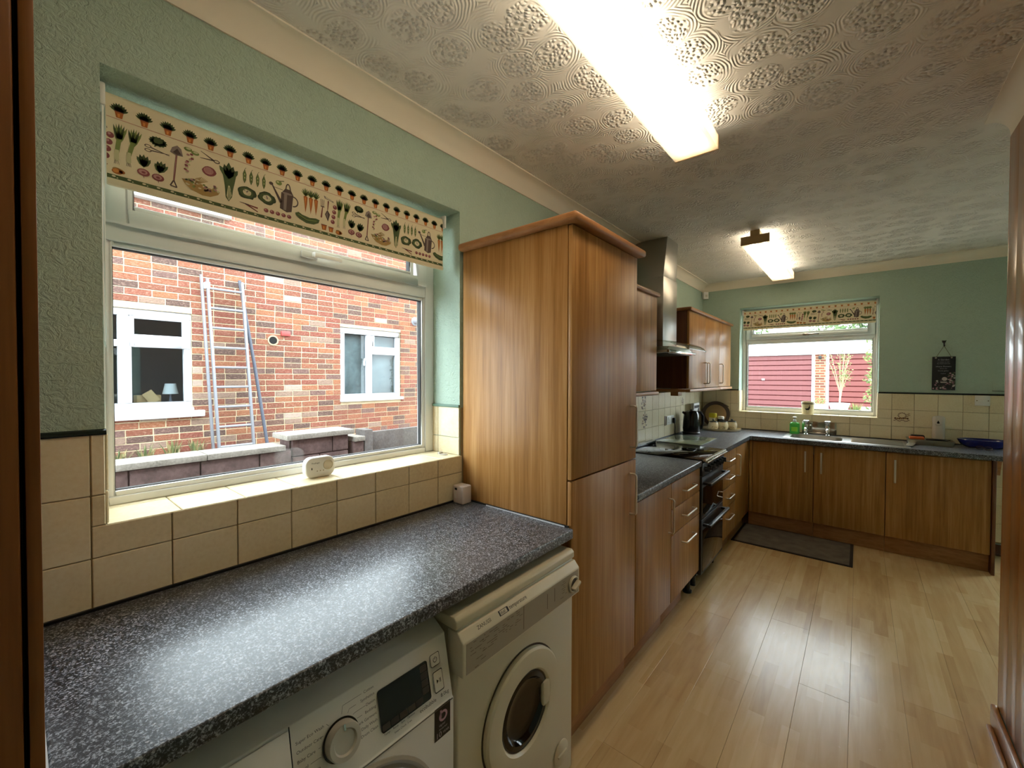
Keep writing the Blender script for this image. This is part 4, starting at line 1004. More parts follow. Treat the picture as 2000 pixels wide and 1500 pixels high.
# ================================================================== SMALL THINGS NEAR THE LARGE WINDOW
t = thing('carbon_monoxide_alarm', 'white rounded alarm unit standing on the tiled sill of the large window', 'alarm', (-.085, .727, 1.117))
mb = MB(); mb.prism(rrect(.727, 1.117+.038, .108, .074, .026, 8), 'x', -.105, -.072); bd = part('casing', mb, WHITEP, t, bev=.005, seg=3)
mb = MB(); mb.lathe([(0, .0006), (.0185, .0006), (.0185, .0030), (.0165, .0036), (.0160, .0012), (0, .0012)], (-.072, .754, 1.160), (1, 0, 0), 32); part('test_button', mb, CREAMP, t)
mb = MB(); mb.prism(circ(.694, 1.152, .0018, 10, .0045), 'x', -.0721, -.0714); part('sounder_slot', mb, DARK, t)
text('alarm_lettering', 'FireAngel', .0075, (-.072, .693, 1.1715), (0, 1, 0), (0, 0, 1), INK, t)
for k in range(3): part('indicator', boxes((-.0722, -.0712, .712+k*.0115, .7155+k*.0115, 1.140, 1.1435)), GREYP, t)
t = thing('sensor_box', 'small white cube box on the worktop in the tall cabinet corner', 'box', (.047, 1.326, .910))
part('casing', boxes((.019, .085, 1.296, 1.352, .910, .992)), mat('pinkish_white_plastic', '#e2d6d2', .4), t, bev=.006, seg=3)
part('indicator_window', boxes((.033, .047, 1.2945, 1.2965, .972, .981)), DARK, t)
part('label_strip', boxes((.030, .042, 1.2947, 1.2962, .934, .964)), WHITEP, t)
mb = MB(); mb.prism([(p[0], p[1]) for p in circ(-.075, 1.318, .030, 16, .016)], 'z', 1.117, 1.121); mb.box(-.10, -.085, 1.305, 1.325, 1.117, 1.128)
solo('window_key', 'small clear plastic catch lying at the right end of the sill', 'catch', mb, mat('cloudy_plastic', '#b9b2a8', .2), bev=.001)

# ================================================================== LEFT RUN WORKTOP THINGS
# glass chopping board
t = thing('chopping_board', 'flat glass chopping board lying just right of the hob', 'chopping board', (.245, 3.955, .910))
part('glass', boxes((.055, .430, 3.70, 4.235, .913, .919)), mat('frosted_green_glass', '#8d9a86', .12, spec=.6), t, bev=.002)
for (x, y) in ((.08, 3.73), (.40, 3.73), (.08, 4.2), (.40, 4.2)):
    mb = MB(); mb.cyl((x, y, .910), (x, y, .913), .008, 10); part('foot', mb, GREYP, t)
# kettle
KX, KY = .122, 4.49
t = thing('kettle', 'black electric kettle near the double socket', 'kettle', (KX, KY, .910))
mb = MB(); mb.lathe([(0, 0), (.085, 0), (.086, .014), (.080, .022), (0, .022)], (KX, KY, .910), n=40); part('power_base', mb, BLACKP, t)
mb = MB(); mb.lathe([(0, .024), (.080, .024), (.084, .06), (.080, .13), (.070, .205), (.060, .228), (.040, .236), (0, .238)], (KX, KY, .910), n=40); bd = part('jug', mb, mat('gloss_black_plastic', '#0c0d10', .15), t)
mb = MB(); hd = Vector((.77, .64, 0)); p0 = Vector((KX, KY, .910))
mb.tube([p0+hd*.058+Vector((0, 0, .222)), p0+hd*.095+Vector((0, 0, .218)), p0+hd*.118+Vector((0, 0, .18)), p0+hd*.118+Vector((0, 0, .10)), p0+hd*.105+Vector((0, 0, .055)), p0+hd*.078+Vector((0, 0, .045))], [.012, .013, .013, .012, .011, .010], 10); part('handle', mb, BLACKP, t)
mb = MB(); mb.tube([p0-hd*.055+Vector((0, 0, .205)), p0-hd*.092+Vector((0, 0, .222))], [.020, .010], 10); part('spout', mb, mat('gloss_black_plastic'), t)
mb = MB(); mb.tube([p0-hd*.0815+Vector((.0, -.0, .07)), p0-hd*.0775+Vector((0, 0, .16)), p0-hd*.070+Vector((0, 0, .20))], .0055, 8); part('water_gauge', mb, mat('pale_gauge_plastic', '#9aa09a', .3), t)
mb = MB(); mb.lathe([(0, .236), (.018, .237), (.016, .248), (0, .250)], (KX, KY, .910), n=20); part('lid_knob', mb, BLACKP, t)
t = thing('kettle_plug', 'black plug and flex running from the socket to the kettle', 'plug', (.03, 4.26, 1.03))
mb = boxes((.0195, .044, 4.222, 4.262, 1.03, 1.085)); part('plug', mb, BLACKP, t, bev=.008, seg=3)
mb = MB(); mb.tube([(.036, 4.242, 1.033), (.040, 4.244, .99), (.036, 4.25, .945), (.035, 4.262, .9155), (.04, 4.29, .9145), (.045, 4.33, .9145), (.052, 4.40, .9145)], .0038, 8); part('flex', mb, BLACKP, t)
t = thing('double_socket', 'white double wall socket on the tiles behind the kettle', 'socket', (.012, 4.19, 1.03))
part('plate', boxes((.0095, .0185, 4.075, 4.225+.045, 1.025, 1.111)), WHITEP, t, bev=.003)
for y in (4.13, 4.215): part('switch', boxes((.0187, .0225, y-.02, y-.005, 1.08, 1.10)), WHITEP, t, bev=.002)
mb = MB()
for (dy, dz, w_, h_) in ((.0, .02, .004, .009), (-.011, -.004, .007, .004), (.011, -.004, .007, .004)): mb.box(.0184, .0189, 4.125+dy-w_/2, 4.125+dy+w_/2, 1.052+dz-h_/2, 1.052+dz+h_/2)
part('pin_slots', mb, DARK, t, kind='stuff')
part('surround', boxes((.0092, .013, 4.03, 4.062, 1.022, 1.114)), mat('brown_spacer', '#5f4630', .6), t, bev=.001)
# upright cookbook-like stand behind the kettle
t = thing('cook_book', 'white and black upright book leaning in the corner behind the kettle', 'book', (.075, 4.82, .910))
mb = boxes((.055, .085, 4.70, 4.90, .912, 1.21)); part('cover', mb, mat('white_card', '#d8d8d4', .6), t, bev=.002)
part('black_band', boxes((.0852, .0862, 4.715, 4.89, 1.155, 1.185)), BLACKP, t); part('black_band', boxes((.0852, .0862, 4.84, 4.89, .93, 1.15)), BLACKP, t)
for a in ('cover', 'black_band'): pass
# leaning round tray
t = thing('round_tray', 'round brown-rimmed tray leaning upright against the tiles in the corner', 'tray', (.165, 5.24, .925))
R = .150; c0 = Vector((.166, 5.258, .914+R*.985)); ax = Vector((.10, -1, .17)).normalized()
mb = MB(); mb.lathe([(0, 0), (.112, 0), (.112, .002), (0, .002)], c0, ax, 48); part('tray_centre', mb, mat('tan_tray_print', '#b9976a', .45), t)
mb = MB(); mb.lathe([(.112, .0), (.112, .003), (.140, .012), (.150, .013), (.150, .009), (.141, .008), (.118, -.004), (.112, 0)], c0, ax, 48); part('tray_rim', mb, mat('dark_brown_tray_rim', '#4c3b33', .4), t)
# round tray lying flat with three canisters
TX, TY, TR = .274, 5.038, .198
t = thing('round_tray', 'round cream tray lying flat under the three canisters', 'tray', (TX, TY, .910))
mb = MB(); mb.lathe([(0, .004), (TR-.03, .004), (TR-.012, .010), (TR-.006, .021), (TR, .021), (TR, .017), (TR-.008, .002), (TR-.03, .0), (0, 0)], (TX, TY, .910), n=64); part('dish', mb, mat('cream_tray', '#cfc09c', .35), t)
mb = MB(); mb.lathe([(TR-.0065, .0215), (TR+.001, .0215), (TR+.001, .0235), (TR-.0065, .0235), (TR-.0065, .0215)], (TX, TY, .910), n=64); part('rim_band', mb, mat('tan_rim', '#9a8458', .4), t)
CANS = [(.215, 4.962), (.296, 5.036), (.367, 5.122)]
POT = mat('cream_stoneware', '#ddd2b4', .3)
for (k, (x, y)) in enumerate(CANS):
    t = thing('canister', ('lidded cream canister nearest the kettle of the three on the tray', 'middle lidded cream canister of the three on the tray', 'lidded cream canister nearest the sink of the three on the tray')[k], 'canister', (x, y, .9145), 'three cream canisters')
    mb = MB(); mb.lathe([(0, 0), (.040, 0), (.050, .018), (.053, .040), (.050, .062), (.044, .076), (.046, .084), (0, .084)], (x, y, .9145), n=36); part('jar', mb, POT, t)
    mb = MB(); mb.lathe([(0, .0845), (.043, .0845), (.040, .091), (.02, .096), (.008, .098), (.011, .108), (.006, .114), (0, .115)], (x, y, .9145), n=28); part('lid', mb, mat('dark_lid', '#1d211d', .3), t)
    mb = MB(); cdir = (CAMP-Vector((x, y, .95))); cdir.z = 0; a0 = math.atan2(cdir.y, cdir.x)+.15
    rr_ = random.Random(5+k)
    for j in range(14):
        a = a0+rr_.uniform(-.45, .45); z = .9145+.024+rr_.uniform(-.010, .014); s_ = rr_.uniform(.003, .006)
        rad = .0545; mb.mi = j % 3
        mb.poly([(x+rad*math.cos(a+u/rad), y+rad*math.sin(a+u/rad), z+v) for u, v in ((-s_, 0), (0, -s_*.7), (s_, 0), (0, s_*.7))])
    part('floral_print', mb, [mat('print_brown', '#8a6a44', .5), mat('print_green', '#7b7f4a', .5), mat('print_rose', '#a8705c', .5)], t, kind='stuff')
t = thing('spread_jar', 'yellow-lidded jar standing behind the canisters', 'jar', (.172, 5.112, .9145))
mb = MB(); mb.lathe([(0, 0), (.037, 0), (.039, .01), (.039, .115), (.034, .125), (0, .125)], (.172, 5.112, .9145), n=28); part('jar', mb, mat('cream_plastic_tub', '#e0d8b4', .35), t)
mb = MB(); mb.lathe([(.041, .120), (.042, .165), (.038, .170), (0, .170)], (.172, 5.112, .9145), n=28); part('lid', mb, mat('yellow_lid', '#d2c022', .4), t)
mb = MB(); mb.lathe([(0, 0), (.034, 0), (.036, .01), (.036, .10), (.030, .112), (0, .112)], (.252, 5.130, .9145), n=28)
t = thing('coffee_jar', 'dark jar with white-topped lid between the canisters', 'jar', (.252, 5.130, .9145)); part('jar', mb, mat('dark_jar', '#1c1a16', .2), t)
mb = MB(); mb.lathe([(.033, .108), (.033, .130), (.029, .136), (0, .138)], (.252, 5.130, .9145), n=28); part('lid', mb, WHITEP, t)
# decorative tiles
def tile_decal(name, org, right, cols, seed, w=.11):
    rr_ = random.Random(seed); r_ = Vector(right); n_ = r_.cross(Vector((0, 0, 1))); mb = MB()
    def blob(x, z, a, b, c_, lay, k=10):
        mb.mi = c_; mb.poly([Vector(org)+r_*(x+a*math.cos(2*PI*i/k))+Vector((0, 0, z+b*math.sin(2*PI*i/k)))+n_*(.0004+.0002*lay) for i in range(k)])
    return mb, blob, rr_
DEC = [mat('tile_print_brown', '#6e4728', .4), mat('tile_print_dark', '#4a2c22', .4), mat('tile_print_tan', '#96703f', .4)]
def decal_basket(parent, org, right, seed, s_=1.0):
    mb, blob, rr_ = tile_decal('x', org, right, None, seed)
    for k in range(12):       # apple outline with leaves over a basket
        a = 2*PI*k/12; blob(.002*s_+.026*s_*math.cos(a), .022*s_+.024*s_*math.sin(a), .007*s_, .004*s_, 0, 0, 6)
    for k in range(7): blob((-.045+.014*k)*s_, (-.006-.003*math.sin(k))*s_, .008*s_, .009*s_, (0, 2)[k % 2], 1, 6)
    for k in range(9): blob((-.05+.012*k)*s_, (-.026+.006*math.sin(k*1.7))*s_, .009*s_, .0032*s_, 0, 0, 6)
    for k in range(5): blob((.032+.009*k % .02)*s_, (.012+.007*k)*s_, .009*s_, .003*s_, 2, 0, 6)
    part('printed_motif', mb, DEC, parent, kind='stuff')
def decal_flower(parent, org, right, seed, s_=1.0):
    mb, blob, rr_ = tile_decal('x', org, right, None, seed)
    for k in range(34):
        a = rr_.uniform(0, 2*PI); r = rr_.uniform(.0, 1)**.7
        blob(.048*s_*r*math.cos(a), .055*s_*r*math.sin(a), rr_.uniform(.004, .012)*s_, rr_.uniform(.004, .009)*s_, rr_.choice((0, 1, 1, 2)), k % 4, 7)
    part('printed_motif', mb, DEC, parent, kind='stuff')
decal_basket(we, (1.757, YE-.0092, 1.120), (1, 0, 0), 3)
decal_flower(we, (.255, YE-.0092, 1.120), (1, 0, 0), 8)
decal_flower(wl, (.0092, 3.55, 1.115), (0, 1, 0), 4, 1.25)
decal_flower(wl, (.0092, 3.52, 1.262), (0, 1, 0), 5, 1.2)
decal_flower(wl, (.0092, 4.56, 1.235), (0, 1, 0), 6, .7)

# ================================================================== SINK AND END WORKTOP THINGS
t = thing('sink', 'stainless steel inset sink with ribbed drainer below the window', 'sink', (1.335, 4.975, .85))
def sink_mesh():
    mb = MB()
    ox0, ox1, oy0, oy1 = SX0, SX1, SY0, SY1; bx0, bx1, by0, by1 = .935, 1.335, 4.80, 5.10
    bowl = rrect((bx0+bx1)/2, (by0+by1)/2, bx1-bx0, by1-by0, .06, 6)
    n = len(bowl); zs = [(1.0, .914), (.985, .908), (.96, .80), (.90, .765), (.5, .760), (.02, .758)]
    cx_, cy_ = (bx0+bx1)/2, (by0+by1)/2
    vs = [(cx_+(p[0]-cx_)*k, cy_+(p[1]-cy_)*k, z) for k, z in zs for p in bowl]
    fs = [[i*n+j, i*n+(j+1) % n, (i+1)*n+(j+1) % n, (i+1)*n+j] for i in range(len(zs)-1) for j in range(n)]
    mb._add(vs, fs)
    bm = bmesh.new(); outer = rrect((ox0+ox1)/2, (oy0+oy1)/2, ox1-ox0, oy1-oy0, .03, 4)
    ov = [bm.verts.new((p[0], p[1], .914)) for p in outer]; hv = [bm.verts.new((p[0], p[1], .914)) for p in bowl]
    es = [bm.edges.new((v[i], v[(i+1) % len(v)])) for v in (ov, hv) for i in range(len(v))]
    bmesh.ops.triangle_fill(bm, edges=es, use_beauty=True); bm.verts.index_update()
    mb._add([v.co.copy() for v in bm.verts], [[v.index for v in f.verts] for f in bm.faces]); bm.free()
    m = len(outer); mb._add([(p[0], p[1], .914) for p in outer]+[(cx0+(p[0]-cx0)*1.004, cy0+(p[1]-cy0)*1.006, .9102) for p in outer for cx0, cy0 in [((ox0+ox1)/2, (oy0+oy1)/2)]], [[i, (i+1) % m, m+(i+1) % m, m+i] for i in range(m)])
    return mb
part('basin', sink_mesh(), STEEL, t, clean=True, ang=40)
for k in range(9):
    mb = MB(); y = 4.82+k*.035; mb.tube([(1.40, y, .9135), (1.41, y, .9155), (1.74, y, .9165), (1.75, y, .914)], .0042, 6); part('drainer_rib', mb, STEEL, t)
mb = MB(); mb.lathe([(0, .0), (.03, .0), (.036, .003), (.03, .005), (0, .004)], (1.135, 4.95, .7585), n=24); part('plug_hole', mb, CHROME, t)
def tap(label, x):
    t = thing('tap', label, 'tap', (x, 5.165, .914), 'pair of chrome pillar taps')
    mb = MB(); mb.lathe([(0, 0), (.024, 0), (.024, .006), (.016, .012), (.0145, .03), (.018, .075), (.015, .085), (.011, .095), (0, .097)], (x, 5.165, .9145), n=24); part('pillar', mb, CHROME, t)
    mb = MB(); mb.tube([(x, 5.160, .975), (x, 5.13, .985), (x, 5.09, .982), (x, 5.062, .970), (x, 5.055, .955)], [.012, .012, .0115, .011, .011], 12); part('spout', mb, CHROME, t)
    mb = MB(); mb.lathe([(0, .094), (.012, .096), (.020, .112), (.020, .128), (.026, .134), (.026, .142), (.018, .147), (0, .147)], (x, 5.165, .9145), n=16); part('tap_head', mb, CHROME, t)
tap('chrome pillar tap next to the green soap bottle', 1.040); tap('chrome pillar tap further from the green soap bottle', 1.214)
t = thing('soap_dispenser', 'clear bottle of green liquid soap with white pump beside the taps', 'soap bottle', (.944, 5.155, .914))
mb = MB(); base = [(p[0], p[1]) for p in rrect(0, 0, .086, .056, .024, 6)]
rows = []
for (k, z) in ((.90, 0), (1, .006), (1, .095), (.93, .108), (.6, .118), (.32, .121)): rows.append([( .944+p[0]*k, 5.155+p[1]*k, .9145+z) for p in base+[base[0]]])
mb.sheet(rows); mb.poly(rows[0][:-1]); part('bottle', mb, mat('green_soap', '#6fe477', .12, trans=.5, ior=1.33), t, clean=True)
part('label', boxes((.918, .970, 5.1258, 5.1268, .940, .985)), mat('yellow_green_label', '#9be24a', .4), t)
mb = MB(); mb.lathe([(.0155, .120), (.0155, .140), (.010, .142), (.006, .143), (.006, .165), (0, .165)], (.944, 5.155, .9145), n=20); part('collar', mb, mat('clear_white_plastic', '#dfe6e4', .25), t)
mb = boxes((.927, .961, 5.128, 5.166, 1.0785, 1.0885)); part('pump_head', mb, WHITEP, t, bev=.004)
# shiny splash panel behind the taps
t = thing('splash_panel', 'mirror-bright low splash panel leaning behind the taps', 'panel', (1.137, 5.27, .914))
part('sheet', boxes((.995, 1.280, 5.2785, 5.2825, .9185, 1.040)), mat('polished_steel_sheet', '#c2b8a8', .12, metal=.9), t, bev=.0015)
part('stand', boxes((1.05, 1.22, 5.262, 5.288, .9185, .923)), CHROME, t)
# pot on the window sill
t = thing('rooster_pot', 'cream pot with rooster picture standing on the sink window sill', 'pot', (1.036, 5.372, 1.109))
mb = MB(); mb.lathe([(0, 0), (.047, 0), (.050, .004), (.056, .098), (.058, .100), (.058, .128), (.054, .128), (.050, .10), (.045, .02), (0, .015)], (1.036, 5.372, 1.109), n=40); part('pot', mb, mat('cream_pot', '#e3d6b0', .35), t)
mb = MB(); mb.lathe([(.0586, .101), (.0592, .103), (.0592, .118), (.0586, .120)], (1.036, 5.372, 1.109), n=40); part('rim_band', mb, mat('khaki_band', '#93876a', .4), t)
mb = MB(); cdir = math.atan2(-1.0, .06)
def pt(u, z): r = .0505+.006*(z/.1)+.0016; a = cdir+u/r; return (1.036+r*math.cos(a), 5.372+r*math.sin(a), 1.109+z)
for (mi, pts) in ((0, [(-.030, .078), (-.024, .060), (-.012, .058), (.004, .064), (.010, .080), (.016, .086), (.020, .078), (.018, .055), (.008, .042), (-.012, .042), (-.022, .052)]), (1, [(.010, .088), (.014, .096), (.020, .094), (.020, .084)]), (1, [(.018, .076), (.024, .070), (.019, .068)]), (2, [(-.004, .042), (.004, .042), (.003, .020), (-.003, .020)]), (2, [(-.010, .018), (.012, .018), (.012, .021), (-.010, .021)])):
    mb.mi = mi; mb.poly([pt(u, z) for u, z in pts])
part('rooster_print', mb, [mat('rooster_black', '#1c1512', .5), mat('rooster_red', '#8a3a2a', .5), mat('rooster_white', '#efe9d8', .5)], t, kind='stuff')
# roasting tin with things on it
t = thing('oven_tray', 'shallow metal oven tray on the worktop right of the drainer', 'tray', (1.975, 5.16, .910))
mb = MB(); th = .003
def dish(x0, x1, y0, y1, z0, z1, sl_, m_, nm, tt):
    mb = MB(); o = rrect((x0+x1)/2, (y0+y1)/2, x1-x0, y1-y0, .02, 4); n = len(o); cx_, cy_ = (x0+x1)/2, (y0+y1)/2
    lv = [(sl_, z0), (1.0, z1), (1.02, z1), (1.02, z1-.003), (.985, z1-.003), (sl_-.005, z0+.003)]
    vs = [(cx_+(p[0]-cx_)*k, cy_+(p[1]-cy_)*k, z) for k, z in lv for p in o]
    fs = [[i*n+j, i*n+(j+1) % n, (i+1)*n+(j+1) % n, (i+1)*n+j] for i in range(len(lv)-1) for j in range(n)]
    fs += [[j for j in range(n)], [(len(lv)-1)*n+j for j in range(n)]]
    mb._add(vs, fs); return part(nm, mb, m_, tt, clean=True)
dish(1.782, 2.072, 5.03, 5.26, .9105, .952, .94, mat('tarnished_tin', '#a9a08a', .35, metal=.8), 'tin', t)
mb = boxes((1.795, 1.890, 5.05, 5.12, .9545, .975)); solo('sponge', 'orange sponge scourer lying on the oven tray', 'sponge', mb, mat('orange_sponge', '#c75f2a', .9), bev=.005)
mb = MB(); mb.box(1.81, 1.90, 5.14, 5.20, .9545, .982); solo('dish_cloth', 'dark folded cloth behind the orange sponge on the tray', 'cloth', mb, mat('dark_cloth', '#241713', .9), bev=.008)
mb = MB(); mb.tube([(1.90, 5.06, .958), (1.96, 5.045, .962), (2.02, 5.05, .960), (2.045, 5.05, .966)], [.006, .008, .007, .003], 8)
mb.box(1.975, 2.03, 5.052, 5.075, .954, .966); solo('garden_gloves', 'black pliers-like tool lying across the oven tray', 'tool', mb, BLACKP)
bpy.data.objects['garden_gloves'].name = 'hand_tool'
t = thing('air_freshener', 'white upright automatic air freshener behind the oven tray', 'air freshener', (1.99, 5.215, .957))
mb = MB(); base = rrect(0, 0, .084, .062, .028, 6); rows = []
for (k, z) in ((.92, 0), (1, .008), (.96, .07), (.92, .13), (.98, .165), (.95, .186), (.80, .196), (.4, .200)): rows.append([(1.99+p[0]*k, 5.215+p[1]*k, .957+z) for p in base+[base[0]]])
mb.sheet(rows); mb.poly(rows[-1][:-1]); mb.poly(rows[0][:-1]); part('casing', mb, mat('offwhite_plastic', '#d8cdc2', .4), t, clean=True)
mb = MB(); mb.poly([(1.985+u, 5.1845, .957+z) for u, z in ((0, .162), (.009, .142), (.006, .134), (-.006, .134), (-.009, .142))]); part('spray_opening', mb, DARK, t)
mb = MB(); mb.tube([(1.985+.022*math.cos(a), 5.1835, .957+.140+.022*math.sin(a)) for a in [-2.6+.2*i for i in range(11)]], .0012, 6); part('grip_line', mb, GREYP, t)
t = thing('serving_dish', 'deep blue oval glazed dish on the worktop at far right', 'dish', (2.23, 5.17, .910))
mb = MB(); n = 40; cx_, cy_ = 2.250, 5.165
lv = [(.55, 0.012), (.62, .0), (.70, .004), (.86, .022), (.98, .056), (1.0, .064), (.97, .064), (.84, .030), (.6, .016), (.02, .014)]
vs = [(cx_+.155*k*math.cos(2*PI*i/n), cy_+.095*k*math.sin(2*PI*i/n), .9105+z) for k, z in lv for i in range(n)]
mb._add(vs, [[a*n+j, a*n+(j+1) % n, (a+1)*n+(j+1) % n, (a+1)*n+j] for a in range(len(lv)-1) for j in range(n)])
part('bowl', mb, mat('cobalt_glaze', '#1c2474', .1, coat=.5), t, clean=True)
mb = MB(); mb.tube([(cx_+.150*math.cos(2*PI*i/n), cy_+.091*math.sin(2*PI*i/n), .9105+.064) for i in range(n)], .005, 8, closed=True); part('rim', mb, mat('cobalt_glaze'), t)
t = thing('reading_glasses', 'pair of thin-framed glasses lying before the blue dish', 'glasses', (2.22, 4.99, .910))
for (gx, gy) in ((2.205, 5.00), (2.245, 4.965)):
    mb = MB(); mb.tube([(gx+.021*math.cos(a), gy+.010*math.sin(a), .929+.014*math.sin(a)) for a in [2*PI*i/20 for i in range(20)]], .0016, 6, closed=True); part('rim', mb, mat('brown_metal_frame', '#5a3a34', .25, metal=.8), t)
    mb = MB(); mb.poly([(gx+.020*math.cos(2*PI*i/20), gy+.0095*math.sin(2*PI*i/20), .929+.0135*math.sin(2*PI*i/20)) for i in range(20)]); part('lens', mb, ACRYL, t)
mb = MB(); mb.tube([(2.186, 5.008, .932), (2.155, 5.09, .9135)], .0014, 6); part('arm', mb, mat('brown_metal_frame'), t)
mb = MB(); mb.tube([(2.266, 4.957, .932), (2.275, 5.04, .9135)], .0014, 6); part('arm', mb, mat('brown_metal_frame'), t)
mb = MB(); mb.sheet([[(1.755+.012*i+.01*j, 4.80+.075*j, .9165+.010*abs(math.sin(i*1.9+j))) for i in range(5)] for j in range(5)])
solo('plastic_bag', 'crumpled clear plastic wrapper at the end of the drainer', 'wrapper', mb, mat('shiny_clear_wrapper', '#cfcabc', .08, metal=.4))

# ================================================================== THINGS ON THE END WALL
t = thing('hanging_plaque', 'black slate plaque with white verse and pink flowers on the green wall', 'plaque', (2.022, YE-.012, 1.38))
pl = part('plate', boxes((1.9495, 2.0950, YE-.016, YE-.009, 1.384, 1.680)), mat('black_slate', '#15151a', .5), t, bev=.002)
o = pl
mb = MB(); mb.tube([(1.972, YE-.013, 1.672), (2.022, YE-.012, 1.775)], .0018, 6); mb.tube([(2.070, YE-.013, 1.672), (2.022, YE-.012, 1.775)], .0018, 6); part('string', mb, mat('grey_string', '#77715e', .8), t)
for x in (1.972, 2.070):
    mb = MB(); mb.lathe([(.003, 0), (.006, .001), (.003, .002)], (x, YE-.016, 1.670), (0, -1, 0), 14); part('eyelet', mb, NICKEL, t)
WINK = mat('white_print', '#b5b2b8', .7)
for (s_, z, sz) in (('A Garden', 1.652, .018), ('is a place to rest', 1.632, .011), ('the heart and soul', 1.618, .011), ('where Flowers', 1.592, .016), ('bloom and', 1.574, .010), ('friends gather', 1.554, .012), ('to grow', 1.530, .010)):
    text('plaque_lettering', s_, sz, (2.020, YE-.016, z), (1, 0, 0), (0, 0, 1), WINK, t, 'CENTER')
mb = MB(); rr_ = random.Random(21)
for k in range(70):
    x, z = rr_.uniform(1.955, 2.09), rr_.uniform(1.39, 1.47)
    if k > 35: x, z = rr_.uniform(2.05, 2.09), rr_.uniform(1.44, 1.55-abs(2.082-2.07)*1)
    r = rr_.uniform(.003, .008); mb.mi = k % 4
    mb.poly([(x+r*math.cos(2*PI*i/7), YE-.0166-.00004*k, z+r*math.sin(2*PI*i/7)) for i in range(7)])
mb.mi = 1
mb.poly([(2.028+.017*math.cos(2*PI*i/18), YE-.0198, 1.482+.017*math.sin(2*PI*i/18)) for i in range(18)]); mb.poly([(2.0, YE-.0198, 1.458), (2.045, YE-.0198, 1.458), (2.040, YE-.0198, 1.448), (2.005, YE-.0198, 1.448)])
part('flower_print', mb, [mat('plaque_pink', '#b58a94', .7), mat('plaque_white', '#c9c0bc', .7), mat('plaque_green', '#3f4a34', .7), mat('plaque_mauve', '#7d5a64', .7)], t, kind='stuff')
t = thing('wall_hook', 'small dark ornate hook holding the slate plaque', 'hook', (2.022, YE-.01, 1.77))
mb = MB(); mb.lathe([(0, 0), (.012, 0), (.010, .006), (0, .008)], (2.022, YE, 1.812), (0, -1, 0), 16); part('rose', mb, BLACKP, t)
mb = MB(); mb.tube([(2.022, YE-.006, 1.812), (2.022, YE-.01, 1.785), (2.022, YE-.016, 1.772), (2.022, YE-.026, 1.772), (2.022, YE-.030, 1.782)], .0045, 8); part('hook', mb, BLACKP, t)
mb = MB(); mb.tube([(2.010, YE-.008, 1.822), (2.022, YE-.010, 1.808), (2.034, YE-.008, 1.822)], .004, 8); part('scroll', mb, BLACKP, t)
def wall_plate(nm, label, cat, x0, x1, z0, z1, m_, off):
    t = thing(nm, label, cat, ((x0+x1)/2, YE-off, z0)); part('plate', boxes((x0, x1, YE-off-.010, YE-off, z0, z1)), m_, t, bev=.003); return t
t = wall_plate('fused_switch', 'white fused switch plate on the tiles under the dark green edging', 'switch', 2.212, 2.300, 1.255, 1.341, WHITEP, .0095)
part('fuse_carrier', boxes((2.238, 2.276, YE-.022, YE-.0195, 1.288, 1.312)), WHITEP, t, bev=.001)
for x in (2.224, 2.289):
    mb = MB(); mb.cyl((x, YE-.0195, 1.298), (x, YE-.021, 1.298), .004, 12); part('screw', mb, mat('dull_brass', '#8a7a50', .4, metal=.8), t)
t = wall_plate('junction_plate', 'mint painted blank plate on the wall above the fused switch', 'plate', 2.315, 2.40, 1.385, 1.452, MINT, .001)
mb = MB(); mb.box(2.312, 2.402, YE-.016, YE-.0012, 1.379, 1.384); part('lower_lip', mb, mat('grey_lip', '#6f7464', .7), t)
t = thing('alarm_sensor', 'small white motion sensor in the corner just below the coving', 'sensor', (.045, YE-.045, 2.41))
mb = MB(); mb.prism([(.004, YE-.004), (.004, YE-.05), (.030, YE-.070), (.072, YE-.030), (.060, YE-.004)], 'z', 2.415, 2.496); part('casing', mb, WHITEP, t, bev=.006, seg=3)
mb = MB(); mb.box(-.013, .013, -.003, 0, -.014, .014); mb.xf(Matrix.Translation((.0525, YE-.0515, 2.45)) @ Matrix.Rotation(math.radians(44), 4, 'Z')); part('lens', mb, mat('milky_lens', '#cfcabc', .3), t, bev=.001)
# floor mat
t = thing('floor_mat', 'rectangular grey-brown mat with dark border lying before the sink', 'mat', (.995, 4.48, 0))
part('border', boxes((.563, 1.430, 4.20, 4.783, .0004, .006)), mat('dark_mat_border', '#241a16', .9), t, bev=.002)
def mk_pile():
    m, t_ = new('grey_brown_mat_pile', rough=.95); n = t_.noise(t_.pos((1, 1, 1)), 220, 3, .7); n2 = t_.noise(t_.pos((1, 1, 1)), 12, 2)
    t_.link(t_.ramp(t_.math('ADD', t_.math('MULTIPLY', n, .6), t_.math('MULTIPLY', n2, .4)), [(.3, '#4d443a'), (.7, '#80756a')]), t_.b.inputs['Base Color']); t_.bump(n, .003, .7); return m
part('pile', boxes((.585, 1.408, 4.222, 4.761, .0062, .0085)), mk_pile(), t)
